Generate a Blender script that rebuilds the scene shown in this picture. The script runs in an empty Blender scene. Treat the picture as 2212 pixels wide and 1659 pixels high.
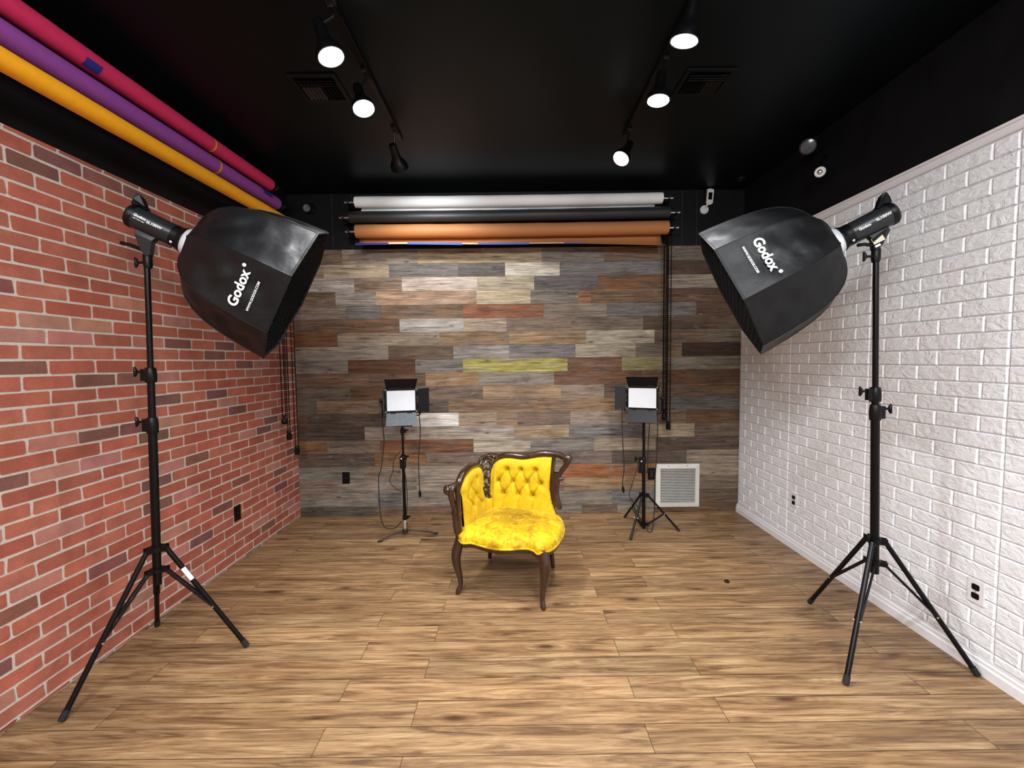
import bpy, math, random
from mathutils import Vector, Matrix
R = random.Random(7)
C = bpy.context.scene.collection
PI = math.pi

# ------------------------------------------------------------------ helpers
def lin(h):
    out = []
    for c in h:
        c = c / 255.0
        out.append(c / 12.92 if c <= 0.04045 else ((c + 0.055) / 1.055) ** 2.4)
    return out

class MB:
    """collects geometry for ONE mesh object"""
    def __init__(s):
        s.v = []; s.f = []; s.c = []; s.s = []
    def add(s, vs, fs, col=None, seed=0.0):
        o = len(s.v)
        s.v.extend([tuple(v) for v in vs])
        for f in fs:
            s.f.append([i + o for i in f]); s.c.append(col or (1, 1, 1)); s.s.append(seed)
        return s
    def box(s, c, d, rot=None, col=None, seed=0.0):
        x, y, z = d[0] / 2, d[1] / 2, d[2] / 2
        vs = [Vector(p) for p in ((-x,-y,-z),(x,-y,-z),(x,y,-z),(-x,y,-z),(-x,-y,z),(x,-y,z),(x,y,z),(-x,y,z))]
        if rot is not None: vs = [rot @ v for v in vs]
        vs = [v + Vector(c) for v in vs]
        return s.add(vs, [(0,3,2,1),(4,5,6,7),(0,1,5,4),(1,2,6,5),(2,3,7,6),(3,0,4,7)], col, seed)
    def tube(s, pts, r, n=10, cap=True, flat=1.0, up=None):
        """sweep a circle (or ellipse when flat != 1) along points"""
        P = [Vector(p) for p in pts]
        k = len(P)
        rr = r if isinstance(r, (list, tuple)) else [r] * k
        T = []
        for i in range(k):
            t = P[min(i+1, k-1)] - P[max(i-1, 0)]
            T.append(t.normalized() if t.length > 1e-9 else Vector((0,0,1)))
        a = Vector(up) if up is not None else (Vector((0,0,1)) if abs(T[0].z) < 0.9 else Vector((0,1,0)))
        nrm = (a - T[0] * a.dot(T[0])).normalized()
        vs = []
        for i in range(k):
            nrm = nrm - T[i] * nrm.dot(T[i])
            nrm = nrm.normalized() if nrm.length > 1e-6 else T[i].orthogonal().normalized()
            b = T[i].cross(nrm)
            for j in range(n):
                an = 2 * PI * j / n
                vs.append(P[i] + rr[i] * (math.cos(an) * nrm * flat + math.sin(an) * b))
        fs = []
        for i in range(k-1):
            for j in range(n):
                j2 = (j+1) % n
                fs.append((i*n+j, i*n+j2, (i+1)*n+j2, (i+1)*n+j))
        if cap:
            fs.append(tuple(reversed(range(n)))); fs.append(tuple((k-1)*n+j for j in range(n)))
        return s.add(vs, fs)
    def cyl(s, a, b, r, n=16, r2=None):
        return s.tube([a, b], [r, r if r2 is None else r2], n)
    def lathe(s, o, d, prof, n=24, cap=True):
        """prof: (distance along d, radius)"""
        o = Vector(o); d = Vector(d).normalized(); u = d.orthogonal().normalized(); w = d.cross(u)
        vs = []
        for t, r in prof:
            for j in range(n):
                an = 2*PI*j/n
                vs.append(o + d*t + r*(math.cos(an)*u + math.sin(an)*w))
        fs = []
        for i in range(len(prof)-1):
            for j in range(n):
                j2 = (j+1) % n
                fs.append((i*n+j, i*n+j2, (i+1)*n+j2, (i+1)*n+j))
        if cap:
            fs.append(tuple(reversed(range(n)))); fs.append(tuple((len(prof)-1)*n+j for j in range(n)))
        return s.add(vs, fs)
    def grid(s, rows, closed=False):
        n = len(rows[0]); vs = [p for r in rows for p in r]; fs = []
        for i in range(len(rows)-1):
            for j in range(n if closed else n-1):
                j2 = (j+1) % n
                fs.append((i*n+j, i*n+j2, (i+1)*n+j2, (i+1)*n+j))
        return s.add(vs, fs)
    def sphere(s, c, r, n=10, m=7, sc=(1,1,1)):
        rows = []
        for i in range(m+1):
            th = PI*i/m
            rows.append([Vector(c)+Vector((r*sc[0]*max(math.sin(th),1e-4)*math.cos(2*PI*j/n), r*sc[1]*max(math.sin(th),1e-4)*math.sin(2*PI*j/n), -r*sc[2]*math.cos(th))) for j in range(n)])
        return s.grid(rows, True)

def obj(name, mb, m, parent=None, smooth=False, bevel=0.0, label=None, sharp=0.6, solid=0.0):
    me = bpy.data.meshes.new(name)
    me.from_pydata(mb.v, [], mb.f)
    if any(c != (1,1,1) for c in mb.c) or any(mb.s):
        at = me.attributes.new('Col', 'FLOAT_COLOR', 'FACE')
        at.data.foreach_set('color', [x for c in mb.c for x in (c[0], c[1], c[2], 1.0)])
        a2 = me.attributes.new('Seed', 'FLOAT', 'FACE')
        a2.data.foreach_set('value', mb.s)
    me.materials.append(m)
    if smooth:
        me.polygons.foreach_set('use_smooth', [True]*len(me.polygons))
        me.set_sharp_from_angle(angle=sharp)
    me.update()
    o = bpy.data.objects.new(name, me); C.objects.link(o)
    if parent is not None: o.parent = parent
    if bevel:
        b = o.modifiers.new('bevel', 'BEVEL'); b.width = bevel; b.segments = 2; b.limit_method = 'ANGLE'
    if solid:
        b = o.modifiers.new('thick', 'SOLIDIFY'); b.thickness = solid; b.offset = 0
    if label: o['label'] = label
    return o

def tag(o, label, cat, group=None):
    o['label'] = label; o['category'] = cat
    if group: o['group'] = group
    return o

def thing(name, label, cat, loc=(0,0,0), rz=0.0, group=None):
    o = bpy.data.objects.new(name, None); C.objects.link(o)
    o.empty_display_size = 0.1
    o.location = loc; o.rotation_euler = (0,0,rz)
    return tag(o, label, cat, group)

def struct(name, mb, m, parent=None, **k):
    o = obj(name, mb, m, parent, **k)
    if parent is None: o['kind'] = 'structure'
    return o

def text_tris(txt, bold=0.0, res=3):
    """glyph outlines of the built-in font as (verts2d, faces), normalised to width 1; returns also height"""
    cu = bpy.data.curves.new('glyphs', 'FONT'); cu.body = txt; cu.size = 1.0
    cu.offset = bold; cu.resolution_u = res
    o = bpy.data.objects.new('glyphs', cu); C.objects.link(o)
    bpy.context.view_layer.update()
    dg = bpy.context.evaluated_depsgraph_get()
    me = bpy.data.meshes.new_from_object(o.evaluated_get(dg))
    vs = [(v.co.x, v.co.y) for v in me.vertices]; fs = [tuple(p.vertices) for p in me.polygons]
    bpy.data.objects.remove(o); bpy.data.curves.remove(cu); bpy.data.meshes.remove(me)
    x0 = min(v[0] for v in vs); x1 = max(v[0] for v in vs); y0 = min(v[1] for v in vs); y1 = max(v[1] for v in vs)
    w = x1 - x0
    return [((x-x0)/w - 0.5, (y-(y0+y1)/2)/w) for x, y in vs], fs

# ------------------------------------------------------------------ materials
def newmat(name):
    m = bpy.data.materials.new(name); m.use_nodes = True
    nt = m.node_tree; b = nt.nodes['Principled BSDF']
    return m, nt, b
def node(nt, t, **k):
    n = nt.nodes.new(t)
    for a, v in k.items(): setattr(n, a, v)
    return n
def mapped(nt, scale, coord='Object'):
    tc = node(nt, 'ShaderNodeTexCoord'); mp = node(nt, 'ShaderNodeMapping')
    mp.inputs['Scale'].default_value = scale
    nt.links.new(tc.outputs[coord], mp.inputs['Vector'])
    return mp
def noise(nt, vec, scale, detail=4, rough=0.55, dist=0.0):
    n = node(nt, 'ShaderNodeTexNoise'); n.inputs['Scale'].default_value = scale
    n.inputs['Detail'].default_value = detail; n.inputs['Roughness'].default_value = rough
    n.inputs['Distortion'].default_value = dist
    if vec is not None: nt.links.new(vec, n.inputs['Vector'])
    return n
def ramp(nt, fac, stops):
    r = node(nt, 'ShaderNodeValToRGB'); e = r.color_ramp.elements
    while len(e) < len(stops): e.new(0.5)
    for i, (p, c) in enumerate(stops):
        e[i].position = p; e[i].color = (c[0], c[1], c[2], 1)
    nt.links.new(fac, r.inputs['Fac'])
    return r
def mix(nt, a, b, fac, mode='MIX'):
    n = node(nt, 'ShaderNodeMix', data_type='RGBA', blend_type=mode)
    for sock, val in ((n.inputs[0], fac), (n.inputs[6], a), (n.inputs[7], b)):
        if hasattr(val, 'is_linked'): nt.links.new(val, sock)
        elif isinstance(val, (int, float)): sock.default_value = val
        else: sock.default_value = (val[0], val[1], val[2], 1)
    return n.outputs[2]
def math_n(nt, op, a, b=None):
    n = node(nt, 'ShaderNodeMath', operation=op)
    for i, val in enumerate((a, b)):
        if val is None: continue
        if hasattr(val, 'is_linked'): nt.links.new(val, n.inputs[i])
        else: n.inputs[i].default_value = val
    return n.outputs[0]
def bump(nt, b, h, strength=0.3, dist=0.01):
    n = node(nt, 'ShaderNodeBump'); n.inputs['Strength'].default_value = strength; n.inputs['Distance'].default_value = dist
    nt.links.new(h, n.inputs['Height']); nt.links.new(n.outputs['Normal'], b.inputs['Normal'])

def simple(name, col, rough=0.5, metal=0.0, var=0.12, nscale=40, bmp=0.05, spec=0.5, sheen=0.0, coat=0.0):
    m, nt, b = newmat(name)
    mp = mapped(nt, (1,1,1)); n = noise(nt, mp.outputs[0], nscale, 5)
    c = lin(col) if not isinstance(col, tuple) or max(col) > 1.001 else list(col)
    lo = [x*(1-var) for x in c]; hi = [min(1, x*(1+var)) for x in c]
    rp = ramp(nt, n.outputs['Fac'], [(0.3, lo), (0.7, hi)])
    nt.links.new(rp.outputs['Color'], b.inputs['Base Color'])
    b.inputs['Roughness'].default_value = rough; b.inputs['Metallic'].default_value = metal
    b.inputs['Specular IOR Level'].default_value = spec
    if sheen: b.inputs['Sheen Weight'].default_value = sheen
    if coat: b.inputs['Coat Weight'].default_value = coat; b.inputs['Coat Roughness'].default_value = 0.12
    if bmp: bump(nt, b, n.outputs['Fac'], bmp, 0.004)
    return m

def tinted(*a, **k):
    m = simple(*a, **k); m.node_tree.nodes['Principled BSDF'].inputs['Specular Tint'].default_value = (0.55, 0.82, 1.0, 1)
    return m

def emissive(name, col, strength):
    m, nt, b = newmat(name)
    mp = mapped(nt, (1,1,1)); n = noise(nt, mp.outputs[0], 30, 2)
    rp = ramp(nt, n.outputs['Fac'], [(0.2, [x*0.96 for x in col]), (0.8, col)])
    nt.links.new(rp.outputs['Color'], b.inputs['Base Color']); nt.links.new(rp.outputs['Color'], b.inputs['Emission Color'])
    b.inputs['Emission Strength'].default_value = strength
    return m

def attr_vec(nt, scale):
    """object coordinates stretched along the board, shifted by each board's own seed"""
    tc = node(nt, 'ShaderNodeTexCoord'); at = node(nt, 'ShaderNodeAttribute', attribute_name='Seed')
    cx = node(nt, 'ShaderNodeCombineXYZ')
    for i, k in enumerate((3.7, 1.9, 2.3)):
        nt.links.new(math_n(nt, 'MULTIPLY', at.outputs['Fac'], k), cx.inputs[i])
    ad = node(nt, 'ShaderNodeVectorMath', operation='ADD')
    nt.links.new(tc.outputs['Object'], ad.inputs[0]); nt.links.new(cx.outputs[0], ad.inputs[1])
    mp = node(nt, 'ShaderNodeMapping'); mp.inputs['Scale'].default_value = scale
    nt.links.new(ad.outputs[0], mp.inputs['Vector'])
    return mp.outputs[0], ad.outputs[0], at

def mat_cladding():
    m, nt, b = newmat('reclaimed_wood')
    v, raw, at = attr_vec(nt, (1.3, 1.0, 26.0))
    col = node(nt, 'ShaderNodeAttribute', attribute_name='Col')
    n1 = noise(nt, v, 2.2, 6, 0.6, 0.8)
    v2, _, _ = attr_vec(nt, (4.0, 1.0, 110.0)); n2 = noise(nt, v2, 2.0, 5, 0.6, 0.2)
    v3, _, _ = attr_vec(nt, (3.0, 1.0, 9.0)); n3 = noise(nt, v3, 3.0, 6, 0.7, 0.3)
    g1 = ramp(nt, n1.outputs['Fac'], [(0.27, (0.22,0.20,0.18)), (0.40, (0.70,0.68,0.66)), (0.50, (1.0,0.99,0.98)), (0.60, (1.2,1.18,1.16)), (0.74, (1.7,1.65,1.58))])
    g2 = ramp(nt, n2.outputs['Fac'], [(0.30, (0.50,0.48,0.46)), (0.52, (1.0,1.0,1.0)), (0.78, (1.4,1.4,1.4))])
    c = mix(nt, col.outputs['Color'], g1.outputs['Color'], 1.0, 'MULTIPLY')
    c = mix(nt, c, g2.outputs['Color'], 1.0, 'MULTIPLY')
    n4 = noise(nt, attr_vec(nt, (1.6, 1.0, 12.0))[0], 2.4, 6, 0.7, 0.5)
    wr = ramp(nt, n4.outputs['Fac'], [(0.46, (0,0,0)), (0.60, (0.6,0.6,0.6))])
    bw = node(nt, 'ShaderNodeRGBToBW'); nt.links.new(c, bw.inputs['Color'])
    gy = mix(nt, bw.outputs['Val'], (1.16,0.99,0.82), 1.0, 'MULTIPLY')
    n5 = noise(nt, attr_vec(nt, (2.4, 1.0, 5.0))[0], 1.8, 4, 0.6, 0.4)
    lv = ramp(nt, n5.outputs['Fac'], [(0.30, (0.66,0.63,0.60)), (0.50, (1.0,1.0,1.0)), (0.70, (1.18,1.18,1.18))])
    c = mix(nt, c, lv.outputs['Color'], 1.0, 'MULTIPLY')
    c = mix(nt, c, gy, wr.outputs['Color'])
    # weathered pale flecks
    fl = ramp(nt, n3.outputs['Fac'], [(0.60, (0,0,0)), (0.72, (1,1,1))])
    sd = math_n(nt, 'FRACT', math_n(nt, 'MULTIPLY', at.outputs['Fac'], 7.31))
    w = math_n(nt, 'MULTIPLY', fl.outputs['Color'], math_n(nt, 'MULTIPLY', sd, 0.55))
    c = mix(nt, c, (0.42,0.40,0.36), w)
    # knots
    mpk, _, _ = attr_vec(nt, (2.6, 1.0, 7.5)); vo = node(nt, 'ShaderNodeTexVoronoi'); vo.inputs['Scale'].default_value = 1.3
    nt.links.new(mpk, vo.inputs['Vector'])
    kr = ramp(nt, vo.outputs['Distance'], [(0.03, (0.85,0.85,0.85)), (0.12, (0,0,0))])
    c = mix(nt, c, (0.03,0.02,0.014), kr.outputs['Color'])
    nt.links.new(c, b.inputs['Base Color'])
    b.inputs['Roughness'].default_value = 0.62; b.inputs['Specular IOR Level'].default_value = 0.3
    bump(nt, b, n2.outputs['Fac'], 0.35, 0.003)
    return m

def mat_floor():
    m, nt, b = newmat('laminate_wood')
    v, raw, at = attr_vec(nt, (1.3, 17.0, 1.0))
    n1 = noise(nt, v, 1.65, 9, 0.67, 1.1)
    v2, _, _ = attr_vec(nt, (4.0, 105.0, 1.0)); n2 = noise(nt, v2, 1.6, 5, 0.6, 0.3)
    v3, _, _ = attr_vec(nt, (0.5, 2.2, 1.0)); n3 = noise(nt, v3, 1.6, 3, 0.5, 0.2)
    r1 = ramp(nt, n1.outputs['Fac'], [(0.26, lin((62,43,28))), (0.38, lin((104,77,52))), (0.48, lin((134,104,72))), (0.58, lin((156,126,90))), (0.72, lin((182,154,116)))])
    g2 = ramp(nt, n2.outputs['Fac'], [(0.28, (0.50,0.47,0.44)), (0.46, (0.95,0.95,0.95)), (0.78, (1.28,1.28,1.28))])
    g3 = ramp(nt, n3.outputs['Fac'], [(0.30, (0.82,0.79,0.76)), (0.55, (1.0,1.0,1.0)), (0.75, (1.07,1.07,1.07))])
    c = mix(nt, r1.outputs['Color'], g2.outputs['Color'], 1.0, 'MULTIPLY')
    c = mix(nt, c, g3.outputs['Color'], 1.0, 'MULTIPLY')
    vk, _, _ = attr_vec(nt, (1.7, 6.0, 1.0)); vo = node(nt, 'ShaderNodeTexVoronoi'); vo.inputs['Scale'].default_value = 1.25
    nd = noise(nt, raw, 14, 3); ds = mix(nt, vk, nd.outputs['Color'], 0.05)
    nt.links.new(ds, vo.inputs['Vector'])
    kr = ramp(nt, vo.outputs['Distance'], [(0.04, (0.95,0.95,0.95)), (0.09, (0.6,0.6,0.6)), (0.16, (0,0,0))])
    ph = math_n(nt, 'ADD', math_n(nt, 'MULTIPLY', vo.outputs['Distance'], 62.0), math_n(nt, 'MULTIPLY', n1.outputs['Fac'], 9.0))
    sn = math_n(nt, 'ADD', math_n(nt, 'MULTIPLY', math_n(nt, 'SINE', ph), 0.5), 0.5)
    mk = ramp(nt, vo.outputs['Distance'], [(0.10, (0.75,0.75,0.75)), (0.52, (0,0,0))])
    rg = math_n(nt, 'MULTIPLY', math_n(nt, 'MULTIPLY', sn, mk.outputs['Color']), 0.55)
    c = mix(nt, c, lin((98,64,38)), rg)
    c = mix(nt, c, lin((62,38,24)), kr.outputs['Color'])
    col = node(nt, 'ShaderNodeAttribute', attribute_name='Col')
    c = mix(nt, c, col.outputs['Color'], 1.0, 'MULTIPLY')
    nt.links.new(c, b.inputs['Base Color'])
    b.inputs['Roughness'].default_value = 0.42; b.inputs['Specular IOR Level'].default_value = 0.4
    bump(nt, b, n2.outputs['Fac'], 0.12, 0.002)
    return m

def mat_brick():
    m, nt, b = newmat('faux_red_brick')
    col = node(nt, 'ShaderNodeAttribute', attribute_name='Col')
    mp = mapped(nt, (1,1,1)); n1 = noise(nt, mp.outputs[0], 9, 6, 0.6); n2 = noise(nt, mp.outputs[0], 190, 3, 0.6); n3 = noise(nt, mp.outputs[0], 34, 4, 0.6, 0.5)
    g1 = ramp(nt, n1.outputs['Fac'], [(0.3, (0.8,0.78,0.78)), (0.7, (1.16,1.14,1.12))])
    g2 = ramp(nt, n2.outputs['Fac'], [(0.3, (0.86,0.84,0.84)), (0.7, (1.1,1.1,1.1))])
    c = mix(nt, col.outputs['Color'], g1.outputs['Color'], 1.0, 'MULTIPLY')
    c = mix(nt, c, g2.outputs['Color'], 1.0, 'MULTIPLY')
    fl = ramp(nt, n3.outputs['Fac'], [(0.70, (0,0,0)), (0.76, (0.5,0.5,0.5))])
    c = mix(nt, c, lin((214,150,132)), fl.outputs['Color'])
    nt.links.new(c, b.inputs['Base Color']); b.inputs['Roughness'].default_value = 0.6
    b.inputs['Specular IOR Level'].default_value = 0.3
    bump(nt, b, n2.outputs['Fac'], 0.1, 0.002)
    return m

def mat_white_brick():
    m, nt, b = newmat('white_foam_brick')
    mp = mapped(nt, (1, 1, 1.6)); n1 = noise(nt, mp.outputs[0], 13, 5, 0.55, 1.6); n2 = noise(nt, mp.outputs[0], 45, 4, 0.6, 0.6)
    rp = ramp(nt, n2.outputs['Fac'], [(0.3, lin((232,234,238))), (0.7, lin((246,248,251)))])
    nt.links.new(rp.outputs['Color'], b.inputs['Base Color']); b.inputs['Roughness'].default_value = 0.55
    r1 = ramp(nt, n1.outputs['Fac'], [(0.35, (0,0,0)), (0.5, (0.55,0.55,0.55)), (0.56, (0.62,0.62,0.62)), (0.66, (1,1,1))])
    h = mix(nt, r1.outputs['Color'], n2.outputs['Fac'], 0.3)
    bump(nt, b, h, 0.52, 0.010)
    return m

def mat_velvet():
    m, nt, b = newmat('yellow_crushed_velvet')
    mp = mapped(nt, (1,1,1)); n1 = noise(nt, mp.outputs[0], 13, 7, 0.7, 0.5); n2 = noise(nt, mp.outputs[0], 70, 5, 0.7, 0.6)
    r1 = ramp(nt, n1.outputs['Fac'], [(0.30, lin((120,78,2))), (0.42, lin((172,126,3))), (0.54, lin((200,160,8))), (0.70, lin((226,196,48)))])
    g = ramp(nt, n2.outputs['Fac'], [(0.30, (0.55,0.48,0.4)), (0.5, (0.98,0.98,1)), (0.75, (1.2,1.22,1.4))])
    c = mix(nt, r1.outputs['Color'], g.outputs['Color'], 1.0, 'MULTIPLY')
    sd = node(nt, 'ShaderNodeAttribute', attribute_name='Seed')
    c = mix(nt, c, lin((205,172,14)), sd.outputs['Fac'])
    col = node(nt, 'ShaderNodeAttribute', attribute_name='Col')
    c = mix(nt, c, col.outputs['Color'], 1.0, 'MULTIPLY')
    nt.links.new(c, b.inputs['Base Color']); b.inputs['Roughness'].default_value = 0.62
    b.inputs['Sheen Weight'].default_value = 0.35; b.inputs['Sheen Roughness'].default_value = 0.4
    b.inputs['Sheen Tint'].default_value = (1.0, 0.86, 0.25, 1); b.inputs['Specular IOR Level'].default_value = 0.25
    bump(nt, b, n2.outputs['Fac'], 0.25, 0.004)
    return m

def mat_softbox():
    m, nt, b = newmat('black_softbox_nylon')
    mp = mapped(nt, (1,1,1)); n1 = noise(nt, mp.outputs[0], 4.5, 3, 0.45, 0.5); n2 = noise(nt, mp.outputs[0], 300, 2)
    rp = ramp(nt, n1.outputs['Fac'], [(0.3, (0.0045,0.0047,0.0052)), (0.7, (0.0075,0.0078,0.0085))])
    nt.links.new(rp.outputs['Color'], b.inputs['Base Color'])
    b.inputs['Roughness'].default_value = 0.46; b.inputs['Specular IOR Level'].default_value = 0.26
    h = mix(nt, n1.outputs['Fac'], n2.outputs['Fac'], 0.02)
    bump(nt, b, h, 0.5, 0.03)
    return m

def mat_dark_wood():
    m, nt, b = newmat('dark_mahogany')
    mp = mapped(nt, (14,14,3)); n1 = noise(nt, mp.outputs[0], 2.5, 5, 0.6, 0.6)
    rp = ramp(nt, n1.outputs['Fac'], [(0.3, lin((24,13,8))), (0.7, lin((60,32,16)))])
    nt.links.new(rp.outputs['Color'], b.inputs['Base Color']); b.inputs['Roughness'].default_value = 0.28
    b.inputs['Coat Weight'].default_value = 0.6; b.inputs['Coat Roughness'].default_value = 0.1
    return m

M = dict(
    cladding=mat_cladding(), floor=mat_floor(), brick=mat_brick(), wbrick=mat_white_brick(), velvet=mat_velvet(),
    nylon=mat_softbox(), mahogany=mat_dark_wood(),
    ceiling=tinted('black_ceiling_paint', (0.0034,0.0046,0.0058), 0.40, var=0.25, nscale=3, bmp=0.02, spec=0.22),
    blackwall=simple('black_wall_paint', (0.0055,0.0056,0.0064), 0.5, var=0.3, nscale=5, bmp=0.03, spec=0.22),
    mortar=simple('brick_mortar', (196,186,175), 0.8, nscale=90),
    subfloor=simple('dark_joint', (52,34,22), 0.8),
    white_trim=simple('white_trim_paint', (232,232,234), 0.4, var=0.03, bmp=0.02),
    groove=simple('white_groove', (214,214,216), 0.6, var=0.03),
    black_metal=simple('black_powder_coat', (0.0025,0.0025,0.003), 0.33, var=0.2, bmp=0.03, spec=0.22),
    black_plastic=simple('black_plastic', (0.003,0.003,0.0035), 0.42, var=0.2, bmp=0.04, spec=0.22),
    grey_plastic=simple('dark_grey_plastic', (0.014,0.015,0.017), 0.34, var=0.15, bmp=0.04, spec=0.4),
    flap=simple('barn_door_paint', (0.004,0.004,0.005), 0.5, var=0.15, bmp=0.03, spec=0.2),
    flap_lit=simple('barn_door_lit', (0.085,0.10,0.115), 0.5, var=0.15, bmp=0.03),  # same barn door paint, with the light on it put into the colour
    rubber=simple('black_rubber', (0.006,0.006,0.006), 0.8),
    steel=simple('bright_steel', (0.80,0.81,0.82), 0.32, 1.0, var=0.05, bmp=0.02),
    silver=simple('silver_ring', (0.80,0.81,0.83), 0.4, 0.35, var=0.03, bmp=0.01),
    mid_grey=simple('mid_grey_plastic', (0.16,0.16,0.17), 0.4, var=0.1, bmp=0.02),
    white_print=simple('white_print', (240,240,240), 0.6, var=0.02, bmp=0),
    pale_print=simple('pale_print', (190,194,200), 0.6, var=0.02, bmp=0),
    white_plastic=simple('white_plastic', (228,228,228), 0.4, var=0.03, bmp=0.02),
    black_glass=simple('black_glass', (0.004,0.004,0.005), 0.08, var=0.1, bmp=0),
    grey_glass=simple('unlit_lamp_glass', (0.06,0.07,0.08), 0.15, var=0.15, bmp=0.02),
    paper_white=simple('white_seamless_paper', (238,240,240), 0.7, var=0.02, bmp=0.02),
    paper_black=simple('black_seamless_paper', (0.016,0.017,0.019), 0.5, var=0.1, bmp=0.02),
    paper_brown=simple('caramel_seamless_paper', (176,114,64), 0.65, var=0.04, bmp=0.02),
    paper_pink=simple('magenta_seamless_paper', (212,40,92), 0.75, var=0.06, nscale=25, bmp=0.06),
    paper_purple=simple('purple_seamless_paper', (142,66,150), 0.75, var=0.06, nscale=25, bmp=0.06),
    paper_yellow=simple('amber_seamless_paper', (252,172,6), 0.75, var=0.05, nscale=25, bmp=0.06),
    blue_tape=simple('blue_painters_tape', (34,92,196), 0.6, var=0.15, nscale=60),
    navy_tape=simple('navy_tape', (36,40,130), 0.6, var=0.15, nscale=60),
    cream_tape=simple('cream_tape', (196,176,150), 0.6, var=0.1, nscale=60),
    amber_tape=simple('amber_band', (238,158,14), 0.6, var=0.1, nscale=60),
    cardboard=simple('cardboard_core', (206,196,160), 0.8, var=0.08),
    vent_white=simple('vent_enamel', (206,204,198), 0.45, var=0.05, bmp=0.03),
    vent_dark=simple('duct_shadow', (0.05,0.047,0.042), 0.9),
    led=emissive('led_diffuser', (0.70,0.725,0.76), 0.10),  # faint glow added to lift the diffuser's brightness
    bulb=emissive('lit_bulb_face', (1.0,0.99,0.975), 40.0),
    bulb_dim=emissive('warm_bulb_face', (1.0,0.98,0.86), 6.0),
    tape_label=simple('aged_sticker', (206,200,176), 0.6, var=0.1),
)
# ------------------------------------------------------------------ the setting
YB, XR, ZC, YF = 4.01, 2.198, 3.093, -2.6
def xl(y): return -2.085 + 0.0104 * (y - 4.01)      # the left wall is very slightly out of square
ZW = 2.569                                           # top of the plank cladding

mb = MB(); mb.box((0.05, (YB+YF)/2+0.1, -0.06), (4.9, YB-YF+0.4, 0.116)); 
floor = struct('floor', mb, M['subfloor'])
mb = MB(); PW, PL = 0.1305, 1.3125
r0 = int((YF-1.506)/PW)
for r in range(r0, 20):
    y0 = 1.506 + r*PW; y1 = min(y0 + PW, YB)
    if y0 >= YB - 0.005: break
    off = -0.783 if (r % 2 == 0) else -0.432
    k = -2
    while off + k*PL < XR:
        a, c = max(off + k*PL, xl(y0)), min(off + (k+1)*PL, XR)
        if c - a > 0.01:
            t = R.uniform(0.86, 1.10); w = R.uniform(-0.02, 0.03)
            g = 0.0012
            mb.add([(a+g, y0+g, 0), (c-g, y0+g, 0), (c-g, y1-g, 0), (a+g, y1-g, 0)], [(0,1,2,3)], (t+w, t, t-w), R.uniform(0, 90))
        k += 1
struct('floor_boards', mb, M['floor'], floor)

mb = MB(); mb.box((0.05, (YB+YF)/2+0.1, ZC+0.05), (4.9, YB-YF+0.4, 0.1)); ceiling = struct('ceiling', mb, M['ceiling'])

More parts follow.
